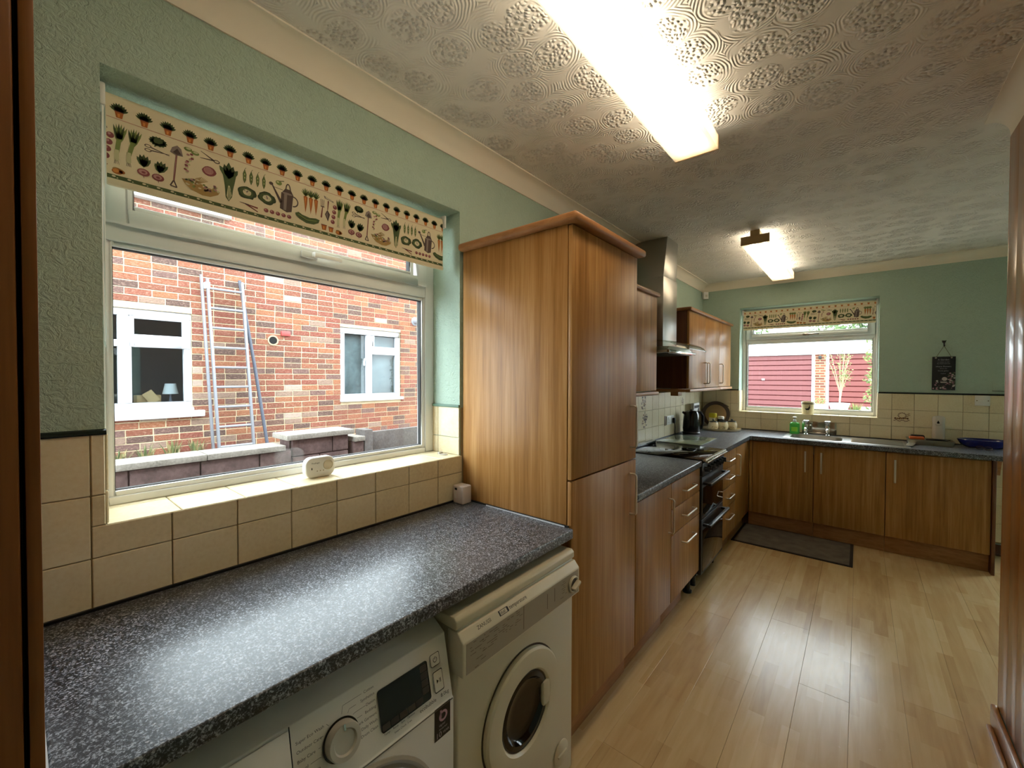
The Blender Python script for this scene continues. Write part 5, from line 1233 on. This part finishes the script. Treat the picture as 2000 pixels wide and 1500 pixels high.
# ================================================================== OUTSIDE: NEIGHBOURING HOUSE
NX = -4.45
CONC = None
def mk_conc(name, a, b, c, s=60):
    m, t = new(name, rough=.9); p = t.pos((1, 1, 1)); n = t.noise(p, s, 4, .7); n2 = t.noise(p, 6, 2)
    t.link(t.ramp(t.math('ADD', t.math('MULTIPLY', n, .6), t.math('MULTIPLY', n2, .4)), [(.35, a), (.5, b), (.68, c)]), t.b.inputs['Base Color']); t.bump(n, .004, .6); return m
COPE = mk_conc('weathered_concrete_coping', '#665f57', '#817a70', '#989188')
BLOCK = mk_conc('pitched_stone_block', '#43322f', '#574340', '#6c5652', 30)
PAVE = mk_conc('paving_concrete', '#6f6a64', '#8a857e', '#a09a92', 20)
FENCE = mk_conc('grey_fence_concrete', '#4f4946', '#5e5855', '#6f6966', 50)
def mk_brick(name, island):
    m, t = new(name, rough=.9)
    if island: g = t.n.new('ShaderNodeNewGeometry'); r = g.outputs['Random Per Island']
    else: r = t.add('ShaderNodeObjectInfo').outputs['Random']
    n = t.noise(t.pos((1, 1, 2.2)), 38, 5, .75, .6); n2 = t.noise(t.pos((1, 1, 1)), 1.1, 2, .5)
    base = t.ramp(r, [(0, '#523c35'), (.12, '#62463b'), (.16, '#774330'), (.34, '#844e36'), (.5, '#793f30'), (.62, '#8d583a'), (.78, '#804836'), (.86, '#634842'), (.93, '#836b5c'), (.97, '#a08e80')], 'CONSTANT')
    c2 = t.mix(t.math('MULTIPLY', t.math('SUBTRACT', n, .50, clamp=True), 4.0, clamp=True), base, '#a88a78')
    c3 = t.mix(t.math('MULTIPLY', t.math('SUBTRACT', .46, n, clamp=True), 5.0, clamp=True), c2, '#4a302a')
    t.link(c3, t.b.inputs['Base Color']); t.bump(n, .006, .7); return m
BR_P = mk_brick('weathered_red_brick', False); BR_S = mk_brick('weathered_red_brick_field', True)
MORTAR = mk_conc('pale_mortar', '#b5a284', '#c9b796', '#d6c6a8', 80)
NW = [(-.55, 1.331, 1.075, 2.205), (3.113, 4.168, 1.112, 2.228)]   # window openings y0,y1,z0,z1
NTOP = 3.50; NY0, NY1 = -1.6, 6.4  # unseen wall top set low to let sky into the worktop reflection
hs = thing('neighbouring_house', 'red brick neighbouring house with white windows seen through the large window', 'house', (NX-.2, 2.4, .55))
core = MB()
def wall_with_holes(mb, x0, x1, y0, y1, z0, z1, holes):
    ys = sorted({y0, y1, *[h[0] for h in holes], *[h[1] for h in holes]}); zs = sorted({z0, z1, *[h[2] for h in holes], *[h[3] for h in holes]})
    for i in range(len(ys)-1):
        for j in range(len(zs)-1):
            cy, cz = (ys[i]+ys[i+1])/2, (zs[j]+zs[j+1])/2
            if any(h[0] < cy < h[1] and h[2] < cz < h[3] for h in holes): continue
            mb.box(x0, x1, ys[i], ys[i+1], zs[j], zs[j+1])
wall_with_holes(core, NX-.24, NX-.005, NY0, NY1, .3, NTOP, NW)
part('mortar_wall', core, MORTAR, hs, smooth=False)
part('added_wall_cap', boxes((NX-.30, NX+.03, NY0, NY1, NTOP, NTOP+.05)), COPE, hs, bev=.005)  # unseen cap added where the wall is cut low for the sky reflection
HOLES = list(NW)
rr_ = random.Random(17)
blist = []
zc = .325; row = 0
while zc < NTOP-.01:
    y = NY0 - ((row*.1125) % .225) - rr_.random()*.01
    while y < NY1:
        L_ = .215 if rr_.random() > .13 else .1025
        y0, y1 = y, y+L_; z0, z1 = zc, min(zc+.065, NTOP)
        segs = [(max(y0, NY0), min(y1, NY1))]
        for h in HOLES:
            if z1 <= h[2]+.004 or z0 >= h[3]-.004: continue
            ns = []
            for (a, b) in segs:
                if b <= h[0] or a >= h[1]: ns.append((a, b)); continue
                if a < h[0]: ns.append((a, h[0]))
                if b > h[1]: ns.append((h[1], b))
            segs = ns
        for (a, b) in segs:
            if b-a > .02: blist.append((a, b, z0, z1))
        y += L_+.010
    zc += .075; row += 1
def scr(p):
    d = Vector(p)-CAMP; c = d.dot(F_); return (1000+FPX*d.dot(Rc)/c, 750-FPX*d.dot(Uc)/c, c)
def seen(b):
    u, v, c = scr((NX, (b[0]+b[1])/2, (b[2]+b[3])/2))
    if c <= 0: return 0
    if not (215 < u < 825): return 0
    d = Vector((NX, (b[0]+b[1])/2, (b[2]+b[3])/2))-CAMP; k = (-.19-CAMP.x)/d.x; q = CAMP+d*k
    if not (.18 < q.y < 1.3 and 1.15 < q.z < 2.0): return 0
    k2 = (-2.3-CAMP.x)/d.x; q2 = CAMP+d*k2
    if q2.z < .92: return 0
    return (b[1]-b[0])/(c*c)
blist.sort(key=lambda b: -seen(b))
bmesh_cache = {}
fm = MB()
for i, (a, b, z0, z1) in enumerate(blist):
    dx = rr_.choice((0, .0, .002, .003))
    if i < 300 and seen((a, b, z0, z1)) > 0:
        k = (round(b-a, 3), round(z1-z0, 3))
        if k not in bmesh_cache: bmesh_cache[k] = boxes((-.02, 0, 0, k[0], 0, k[1])).mesh('brick', BR_P, bev=.0035, seg=1, smooth=False)
        o = bpy.data.objects.new('brick', bmesh_cache[k]); COL.objects.link(o); o.parent = hs; o.location = Vector((NX+dx, a, z0))-wloc(hs)
    else: fm.box(NX-.02, NX+dx, a, b, z0, z1)
part('brick_field', fm, BR_S, hs, kind='stuff', smooth=False)
NGLASS = mk_glass('dark_house_glass', (.78, .82, .84, 1), refl=.07)
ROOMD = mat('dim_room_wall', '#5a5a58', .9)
WUPVC = mat('outdoor_white_upvc', '#c2c2c6', .35)
def nwin(y0, y1, z0, z1, bars, panes, sill=None):
    mb = MB()
    for (a, b, c, d) in bars: mb.box(NX-.10, NX-.035, a, b, c, d)
    f = part('window', mb, WUPVC, hs, bev=.006)
    for (a, b, c, d) in panes:
        part('pane', boxes((NX-.075, NX-.068, a, b, c, d)), NGLASS, f, smooth=False)
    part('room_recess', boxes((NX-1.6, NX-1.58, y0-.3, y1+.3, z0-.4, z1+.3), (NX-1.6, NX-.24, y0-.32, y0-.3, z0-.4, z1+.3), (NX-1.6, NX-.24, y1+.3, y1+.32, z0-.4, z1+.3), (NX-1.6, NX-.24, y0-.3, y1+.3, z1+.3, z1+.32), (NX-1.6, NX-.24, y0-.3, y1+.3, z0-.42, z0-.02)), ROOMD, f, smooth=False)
    return f
# left house window: big casement pane + right light with small fanlight
nwin(-.55, 1.331, 1.132, 2.205, [(-.55, 1.331, 1.132, 1.20), (-.55, 1.331, 2.13, 2.205), (1.262, 1.331, 1.20, 2.13), (.705, .792, 1.20, 2.13), (.792, 1.262, 1.80, 1.935), (-.55, .705, 1.80, 1.87), (-.55, -.45, 1.2, 2.13), (.792, .815, 1.2, 2.13), (.792, 1.262, 2.105, 2.13)],
     [(.815, 1.262, 1.20, 1.80), (.815, 1.262, 1.935, 2.105), (-.45, .705, 1.20, 1.80), (-.45, .705, 1.87, 2.13)])
part('sash_frame', boxes((NX-.034, NX-.022, .80, .835, 1.80, 2.13), (NX-.034, NX-.022, 1.24, 1.318, 1.80, 2.13), (NX-.034, NX-.022, .835, 1.24, 1.80, 1.925), (NX-.034, NX-.022, .835, 1.24, 2.10, 2.17)), WUPVC, hs, bev=.004)
part('window_sill', boxes((NX-.10, NX+.06, -.65, 1.434, 1.024, 1.096), (NX-.10, NX+.02, -.60, 1.34, 1.096, 1.132)), mat('white_painted_sill', '#c6c6c6', .6), hs, bev=.006)
FROST = mat('steamy_obscure_glass', '#7f8a88', .22, spec=.5)
nwin(3.113, 4.168, 1.112, 2.228, [(3.113, 4.168, 1.16, 1.225), (3.113, 4.168, 2.14, 2.228), (3.113, 3.198, 1.225, 2.14), (4.09, 4.168, 1.225, 2.14), (3.555, 3.655, 1.225, 2.14), (3.655, 4.09, 1.84, 1.965), (3.655, 3.70, 1.965, 2.14)],
     [(3.198, 3.555, 1.225, 2.14), (3.655, 4.09, 1.225, 1.84), (3.70, 4.09, 1.965, 2.14)])
mb = boxes((NX-.16, NX-.155, 3.1, 4.18, 1.12, 2.22))
def mk_net():
    m, t = new('misted_net_curtain', rough=.6); n = t.noise(t.pos((1, 1, 1)), 3.5, 4, .6, .4); n2 = t.noise(t.pos((1, 1, 1)), 130, 2, .5)
    t.link(t.ramp(t.math('ADD', t.math('MULTIPLY', n, .8), t.math('MULTIPLY', n2, .2)), [(.36, '#66706d'), (.5, '#808b89'), (.66, '#a0a9a7')]), t.b.inputs['Base Color']); return m
part('net_curtain', mb, mk_net(), hs, smooth=False)
part('window_sill', boxes((NX-.10, NX+.045, 3.105, 4.195, 1.112, 1.160)), mat('white_painted_sill'), hs, bev=.006)
part('fascia_board', boxes((NX-.05, NX+.09, -1.6, 1.71, 3.375, 3.46)), mat('white_painted_sill'), hs, bev=.006)
mb = MB(); mb.tube([(NX-.02, 3.508, 1.66), (NX-.03, 3.512, 1.72), (NX-.03, 3.525, 1.77)], .012, 8); part('casement_handle', mb, WUPVC, hs)
# outlets on the brickwork
mb = MB(); mb.lathe([(.066, -.02), (.066, .010), (.050, .012), (.048, .006)], (NX, 2.19, 1.958), (1, 0, 0), 28); part('vent_sleeve', mb, mat('cement_collar', '#b59b7c', .9), hs)
mb = MB(); mb.lathe([(0, 0), (.052, 0), (.052, -.004)], (NX+.0085, 2.19, 1.958), (1, 0, 0), 28); part('vent_hole', mb, DARK, hs)
part('vent_cover', boxes((NX-.02, NX+.03, 2.285, 2.40, 2.025, 2.09)), mat('red_plastic_vent', '#a8433f', .5), hs, bev=.006)
mb = MB(); mb.cyl((NX-.05, 4.455, 2.44), (NX+.32, 4.455, 2.43), .05, 28); mb.lathe([(.05, .0), (.075, .002), (.07, .014), (.05, .016)], (NX, 4.455, 2.44), (1, 0, 0), 28); part('flue_pipe', mb, mat('grey_flue', '#8d9098', .4), hs)
# things behind the neighbour's window
t = thing('table_lamp', 'white shaded table lamp behind the neighbouring window glass', 'lamp', (NX-.32, 1.19, 1.11))
mb = MB(); mb.lathe([(.075, .17), (.052, .29), (.050, .29), (.073, .17)], (NX-.32, 1.19, 1.11), n=28); part('shade', mb, mat('pale_lampshade', '#d9dcd8', .7), t)
mb = MB(); mb.lathe([(0, 0), (.045, 0), (.045, .012), (.012, .02), (.018, .08), (.010, .13), (.008, .20), (0, .2)], (NX-.32, 1.19, 1.11), n=24); part('base', mb, mat('blue_grey_ceramic', '#8790a0', .4), t)
t = thing('cardboard_box', 'open brown cardboard box behind the neighbouring window glass', 'box', (NX-.34, .99, 1.11))
part('carton', boxes((NX-.44, NX-.24, .88, 1.09, 1.112, 1.27)), mat('brown_cardboard', '#a98a5e', .9), t, bev=.002)
mb = MB(); mb.box(NX-.23, NX-.226, -.05, .05, -.07, .07); mb.xf(Matrix.Translation((0, 1.0, 1.25)) @ Matrix.Rotation(.6, 4, 'X')); part('flap', mb, mat('light_cardboard', '#c8a878', .9), t)
# our own outer leaf seen only in reflections
OUTB = mk_conc('brown_outer_brick', '#54413a', '#6d564c', '#826a5e', 18)
mb = MB(); wall_with_holes(mb, -.38, -.281, YB-.4, YE+.6, -.1, 2.9, [(W1[0]-.14, W1[1]+.16, W1[2]-.06, W1[3]+.05)]); struct('wall_outer_left', mb, OUTB, smooth=False)
struct('window_ledge', boxes((-.42, -.26, W1[0]-.05, W1[1]+.05, W1[2]-.058, W1[2]-.014)), COPE, bev=.004)
# ground
struct('ground', boxes((-12, 12, -8, 40, -.25, -.13)), PAVE, smooth=False)
struct('raised_ground', boxes((NX, -2.60, NY0, 9, -.13, .55)), PAVE, smooth=False)
# boundary wall with copings
gw = thing('boundary_wall', 'low stone block boundary wall with concrete coping outside the large window', 'wall', (-2.45, .3, -.13))
y = -1.5
CL = [(-1.5, -.6), (-.595, .305), (.31, .93), (.935, 1.490)]
for (a, b) in CL: part('coping_stone', boxes((-2.57, -2.30, a, b, .855, .900)), COPE, gw, bev=.004)
part('mortar_core', boxes((-2.54, -2.345, -1.5, 1.544, -.13, .853)), BLOCK, gw, smooth=False)
blk = {}
def block(parent, x0, x1, y0, y1, z0, z1):
    k = (round(x1-x0, 3), round(y1-y0, 3), round(z1-z0, 3))
    if k not in blk: blk[k] = boxes((0, k[0], 0, k[1], 0, k[2])).mesh('block', BLOCK, bev=.008, seg=2)
    o = bpy.data.objects.new('block', blk[k]); COL.objects.link(o); o.parent = parent; o.location = Vector((x0, y0, z0))-wloc(parent)
for r in range(5):
    z1 = .850-r*.15; z0 = z1-.142; yy = -1.5-(.2 if r % 2 else 0)
    while yy < 1.55:
        a, b = max(yy, -1.5), min(yy+.392, 1.544)
        if b-a > .05: block(gw, -2.350, -2.325, a, b, z0, z1)
        yy += .40
g2 = thing('boundary_wall', 'short stub of block wall between the stone pier and the fence post', 'wall', (-2.45, 2.18, -.13))
part('coping_stone', boxes((-2.57, -2.30, 2.125, 2.235, .855, .900)), COPE, g2, bev=.004)
part('mortar_core', boxes((-2.54, -2.345, 2.125, 2.235, -.13, .853)), BLOCK, g2, smooth=False)
for r in range(5): block(g2, -2.350, -2.325, 2.125, 2.232, .708-r*.15, .850-r*.15)
pi_ = thing('stone_pier', 'square stone block pier with flat concrete cap outside the large window', 'pier', (-2.45, 1.82, -.13))
part('cap', boxes((-2.62, -2.30, 1.50, 2.118, .935, .982)), COPE, pi_, bev=.006)
part('core', boxes((-2.57, -2.36, 1.56, 2.075, -.13, .934)), BLOCK, pi_, smooth=False)
for r in range(6):
    z1 = .930-r*.15; z0 = z1-.142
    sp = (1.558, 1.80, 2.078) if r % 2 else (1.558, 1.92, 2.078)
    for a, b in zip(sp, sp[1:]): block(pi_, -2.375, -2.338, a+.003, b-.003, z0, z1)
    block(pi_, -2.58, -2.378, 1.548, 1.556, z0, z1)
fp = thing('garden_fence', 'grey concrete post and panel fence beyond the stone pier', 'fence', (-2.4, 2.9, -.13))
part('post', boxes((-2.50, -2.33, 2.245, 2.335, -.13, .956)), FENCE, fp, bev=.004)
for k in range(3): part('panel', boxes((-2.44, -2.385, 2.338, 4.1, -.13+k*.353, .217+k*.353)), FENCE, fp, bev=.006)
part('post', boxes((-2.50, -2.33, 4.105, 4.195, -.13, .956)), FENCE, fp, bev=.004)
# ladder
t = thing('ladder', 'double aluminium ladder leaning against the brick house', 'ladder', (-4.2, 1.65, .55))
ALU = mat('dull_aluminium', '#8b8d94', .5, metal=.4)
def lp(s, z, d=0):     # s across 0..1, z height
    k = (z-.55)/(2.66-.55); return Vector((-4.13-.21*k+d, 1.505+s*.352-.055*k+.0*s, z))
for (s, d, zt, nm) in ((0, 0, 2.62, 'stile'), (1, 0, 2.62, 'stile'), (-.12, -.06, 2.66, 'stile'), (1.06, -.06, 2.64, 'stile')):
    mb = MB(); a, b = lp(s, .552, d), lp(s, zt, d); mb._add([a+Vector((-.022, -.012, 0)), a+Vector((.022, -.012, 0)), a+Vector((.022, .012, 0)), a+Vector((-.022, .012, 0)), b+Vector((-.022, -.012, 0)), b+Vector((.022, -.012, 0)), b+Vector((.022, .012, 0)), b+Vector((-.022, .012, 0))], [(0, 3, 2, 1), (4, 5, 6, 7), (0, 1, 5, 4), (1, 2, 6, 5), (2, 3, 7, 6), (3, 0, 4, 7)])
    part(nm, mb, ALU, t, bev=.003)
for k in range(9):
    z = .68+k*.228; mb = MB(); mb.cyl(lp(.02, z), lp(.98, z), .014, 10); part('rung', mb, ALU, t)
part('hook_bracket', boxes((-4.42, -4.31, 1.425, 1.475, 2.50, 2.57)), mat('white_ladder_clip', '#e6e6ea', .4), t, bev=.004)
mb = MB(); mb.tube([(-4.41, 1.80, 2.66), (-4.36, 1.845, 2.25), (-4.29, 1.915, 1.65), (-4.20, 2.01, .75), (-4.18, 2.03, .555)], .019, 10)
solo('leaning_pole', 'dark grey plastic pole leaning beside the ladder', 'pole', mb, mat('slate_grey_pvc', '#4c505c', .5))
# weeds at the foot of the brick wall
def tuft(name, label, cat, spots, cols, group=None, h=.3, n=26, seed=1, wid=.012):
    rr = random.Random(seed); mb = MB()
    for (x, y, z, hh) in spots:
        for k in range(n):
            a = rr.uniform(0, 2*PI); l = hh*rr.uniform(.5, 1); lean = rr.uniform(.1, .6)*l; w_ = wid*rr.uniform(.6, 1.2)
            d = Vector((math.cos(a), math.sin(a), 0)); s_ = Vector((-d.y, d.x, 0))*w_/2; b = Vector((x, y, z))+d*rr.uniform(0, .04); mb.mi = rr.randrange(len(cols))
            mb._add([b-s_, b+s_, b+d*lean*.5+Vector((0, 0, l*.65))+s_*.8, b+d*lean*.5+Vector((0, 0, l*.65))-s_*.8, b+d*lean+Vector((0, 0, l))], [(0, 1, 2, 3), (3, 2, 4)])
    o = solo(name, label, cat, mb, cols, group); return o
WG = [mat('weed_green', '#6d7548', .8), mat('weed_straw', '#8f8258', .8), mat('weed_dark', '#525c38', .8)]
for k, (y, h_) in enumerate(((.70, .22), (.91, .24), (1.13, .28), (1.34, .26))):
    o = tuft('weed', ('straw-green weed growing against the brick wall near the house window', 'second weed from the left at the foot of the brick wall', 'third weed from the left at the foot of the brick wall', 'weed growing closest to the ladder foot')[k], 'weed', [(-4.24, y-.03, .55, h_)], WG, 'weeds by the brick wall', seed=30+k, n=44, wid=.02)

# ================================================================== OUTSIDE: GARAGES BEYOND THE SINK WINDOW
GY = 15.0
gb = thing('garage_block', 'flat-roofed garage block with white fascia beyond the sink window', 'garage', (.6, GY+1.2, -.13))
def mk_gbrick():
    m, t = new('orange_garage_brick', rough=.9); sp = t.n.new('ShaderNodeSeparateXYZ'); t.link(t.pos((1, 1, 1)), sp.inputs[0]); c = t.n.new('ShaderNodeCombineXYZ'); t.link(sp.outputs['X'], c.inputs[0]); t.link(sp.outputs['Z'], c.inputs[1])
    b = t.n.new('ShaderNodeTexBrick'); b.inputs['Scale'].default_value = 1; b.inputs['Brick Width'].default_value = .225; b.inputs['Row Height'].default_value = .075; b.inputs['Mortar Size'].default_value = .010
    b.inputs['Color1'].default_value = lin('#8a5238'); b.inputs['Color2'].default_value = lin('#64362a'); b.inputs['Mortar'].default_value = lin('#9a8c70'); t.link(c.outputs[0], b.inputs['Vector']); t.link(b.outputs['Color'], t.b.inputs['Base Color']); return m
GB = mk_gbrick()
part('brick_pier', boxes((.444, .700, GY-.03, GY+.3, -.13, 2.165)), GB, gb, smooth=False)
part('brick_wall', boxes((-4.2, -1.84, GY, GY+.2, -.13, 2.165), (2.98, 6.0, GY, GY+.2, -.13, 2.165)), GB, gb, smooth=False)
part('fascia', boxes((-4.3, 6.1, GY-.10, GY+.05, 2.165, 2.56)), mat('white_fascia_board', '#f2f2f2', .5), gb, bev=.01)
part('roof', boxes((-4.3, 6.1, GY+.05, GY+5.5, 2.40, 2.55)), mat('grey_felt_roof', '#6f6e6c', .9), gb, smooth=False)
for (a, b) in ((.370, .444), (.700, .772), (-1.84, -1.762), (2.902, 2.98)): part('door_post', boxes((a, b, GY-.04, GY+.1, -.13, 2.165)), mat('white_fascia_board'), gb, bev=.004)
mb = boxes((.53, .60, GY-.16, GY-.03, 2.03, 2.12)); part('security_lamp', mb, BLACKP, gb, bev=.01)
def gdoor(label, x0, x1, col):
    m = mat(col[0], col[1], .5)
    n = 15; z0 = -.12; h = (2.163-z0)/n
    t = part('garage_door', boxes((x0, x1, GY+.045, GY+.06, z0, 2.163)), m, gb, label=label, smooth=False)
    sm = MB(); w_ = x1-x0
    sm._add([(0, .04, 0), (w_, .04, 0), (w_, .0, .02), (0, .0, .02), (0, .0, h-.012), (w_, .0, h-.012), (w_, .04, h-.001), (0, .04, h-.001)], [(0, 1, 2, 3), (3, 2, 5, 4), (4, 5, 6, 7), (7, 6, 1, 0), (0, 3, 4, 7), (1, 6, 5, 2)])
    me = sm.mesh('slat', m, smooth=False)
    for k in range(n):
        o = bpy.data.objects.new('slat', me); COL.objects.link(o); o.parent = t; o.location = Vector((x0, GY+.0, z0+k*h))-wloc(t)
    part('lock_handle', boxes(((x0+x1)/2-.16-.04, (x0+x1)/2-.16+.04, GY-.05, GY-.002, 1.41, 1.46)), mat('white_fascia_board'), t, bev=.01)
gdoor('red ribbed garage door left of the brick pier', -1.762, .369, ('faded_red_door_paint', '#6f3c3c'))
gdoor('red ribbed garage door right of the brick pier', .773, 2.902, ('red_door_paint', '#703632'))
# planter ledge with pots
LY = 8.0
pw = solo('planter_wall', 'low rendered wall carrying the plant pots outside the sink window', 'wall', boxes((.3, 2.6, LY, LY+.6, -.13, .93)), mat('pale_render', '#d8d4cc', .8), bev=.01)
WPOT = mat('white_glazed_pot', '#eeeeec', .4)
t = thing('planter_box', 'white planter box with small flowers left of the sapling', 'planter', (.985, LY+.2, .93))
part('trough', boxes((.895, 1.07, LY+.08, LY+.30, .93, 1.07)), WPOT, t, bev=.008)
rr2 = random.Random(9)
def foliage(mb, c, r, n, size, rr, nm):
    for k in range(n):
        while True:
            q = Vector((rr.uniform(-1, 1), rr.uniform(-1, 1), rr.uniform(-1, 1)))
            if q.length < 1: break
        q = Vector((q.x*r[0], q.y*r[1], q.z*r[2]))+Vector(c); d = Vector((rr.gauss(0, 1), rr.gauss(0, 1), rr.gauss(0, 1))).normalized(); e = d.orthogonal().normalized(); s_ = size*rr.uniform(.6, 1.3); mb.mi = rr.randrange(nm)
        mb._add([q-d*s_, q+e*s_*.45, q+d*s_, q-e*s_*.45], [(0, 1, 2, 3)])
LEAF = [mat('leaf_bright', '#6f8040', .7), mat('leaf_mid', '#566c32', .7), mat('leaf_yellow', '#93925a', .7)]
mb = MB(); foliage(mb, (.98, LY+.19, 1.12), (.085, .09, .06), 160, .016, rr2, 4); part('flowers', mb, LEAF+[mat('petal_red', '#c45a54', .7)], t, kind='stuff')
t = thing('potted_sapling', 'thin young tree in a white bowl pot outside the sink window', 'potted plant', (1.21, LY+.25, .93))
mb = MB(); mb.lathe([(0, 0), (.085, 0), (.125, .14), (.135, .145), (.135, .165), (.12, .165), (.11, .14), (0, .13)], (1.21, LY+.25, .93), n=32); part('pot', mb, WPOT, t)
STEM = mat('pale_bark', '#b8a484', .8); mb = MB()
base = Vector((1.215, LY+.25, 1.06)); tips = []
for k in range(11):
    a = rr2.uniform(0, 2*PI); sp_ = rr2.uniform(.05, .24); h_ = rr2.uniform(.5, 1.02)
    tip = base+Vector((sp_*math.cos(a)+.02, sp_*math.sin(a)*.6, h_)); s0 = base+Vector((.01, 0, rr2.uniform(.08, .3))); mb.tube([s0, s0.lerp(tip, .5)+Vector((0, 0, .05)), tip], [.006, .0045, .002], 6); tips += [s0.lerp(tip, f) for f in (.5, .7, .85, 1)]
mb.tube([base-Vector((0, 0, .02)), base+Vector((.01, 0, .32))], [.012, .009], 8); part('branches', mb, STEM, t)
mb = MB()
for q in tips: foliage(mb, q, (.05, .05, .06), 7, .016, rr2, 3)
part('leaves', mb, LEAF, t, kind='stuff')
t = thing('climbing_plant', 'leafy green climber on a cane at the right of the sink window', 'plant', (1.60, LY+.2, .93))
mb = MB(); mb.tube([(1.60, LY+.2, .93), (1.61, LY+.2, 1.5), (1.59, LY+.2, 2.12)], .008, 6); part('cane', mb, STEM, t)
mb = MB()
for k in range(12): foliage(mb, (1.595+.05*math.sin(k*2.1), LY+.2, 1.0+k*.098), (.075, .08, .075), 30, .030, rr2, 3)
part('leaves', mb, LEAF, t, kind='stuff')
t = thing('planter_box', 'grey-white planter box at the foot of the climber', 'planter', (1.56, LY+.2, .93)); part('trough', boxes((1.475, 1.68, LY+.30, LY+.45, .93, 1.04)), WPOT, t, bev=.008)
tuft('grass_clump', 'clump of long grass between the sapling pot and the climber', 'grass', [(1.41, LY+.12, .93, .20)], LEAF, n=60, seed=77, wid=.014)
# trees behind the garages
TREE = [mat('tree_leaf_a', '#4c6434', .8), mat('tree_leaf_b', '#3c552c', .8), mat('tree_leaf_c', '#607644', .8)]
for k, (x, y, r, h_) in enumerate(((-3.7, 24, 2.2, 4.3), (1.3, 24.5, 2.2, 4.5), (6.3, 24, 2.2, 4.3))):
    t = thing('tree', ('broad green tree behind the left garage door', 'rounded green tree behind the brick garage pier', 'green tree behind the right garage end')[k], 'tree', (x, y, -.13), 'trees beyond the garages')
    mb = MB(); mb.tube([(x, y, -.13), (x+.05, y, 1.6), (x, y, 3.2)], [.18, .14, .08], 10); part('trunk', mb, mat('brown_bark', '#5f5040', .9), t)
    mb = MB(); rt = random.Random(50+k)
    for j in range(16):
        a = rt.uniform(0, 2*PI); rr1 = rt.uniform(0, r*.65)
        foliage(mb, (x+rr1*math.cos(a), y+rr1*math.sin(a), h_+rt.uniform(-1.6, 1.5)), (r*.45, r*.45, .8), 170, .11, rt, 3)
    part('crown', mb, TREE, t, kind='stuff')
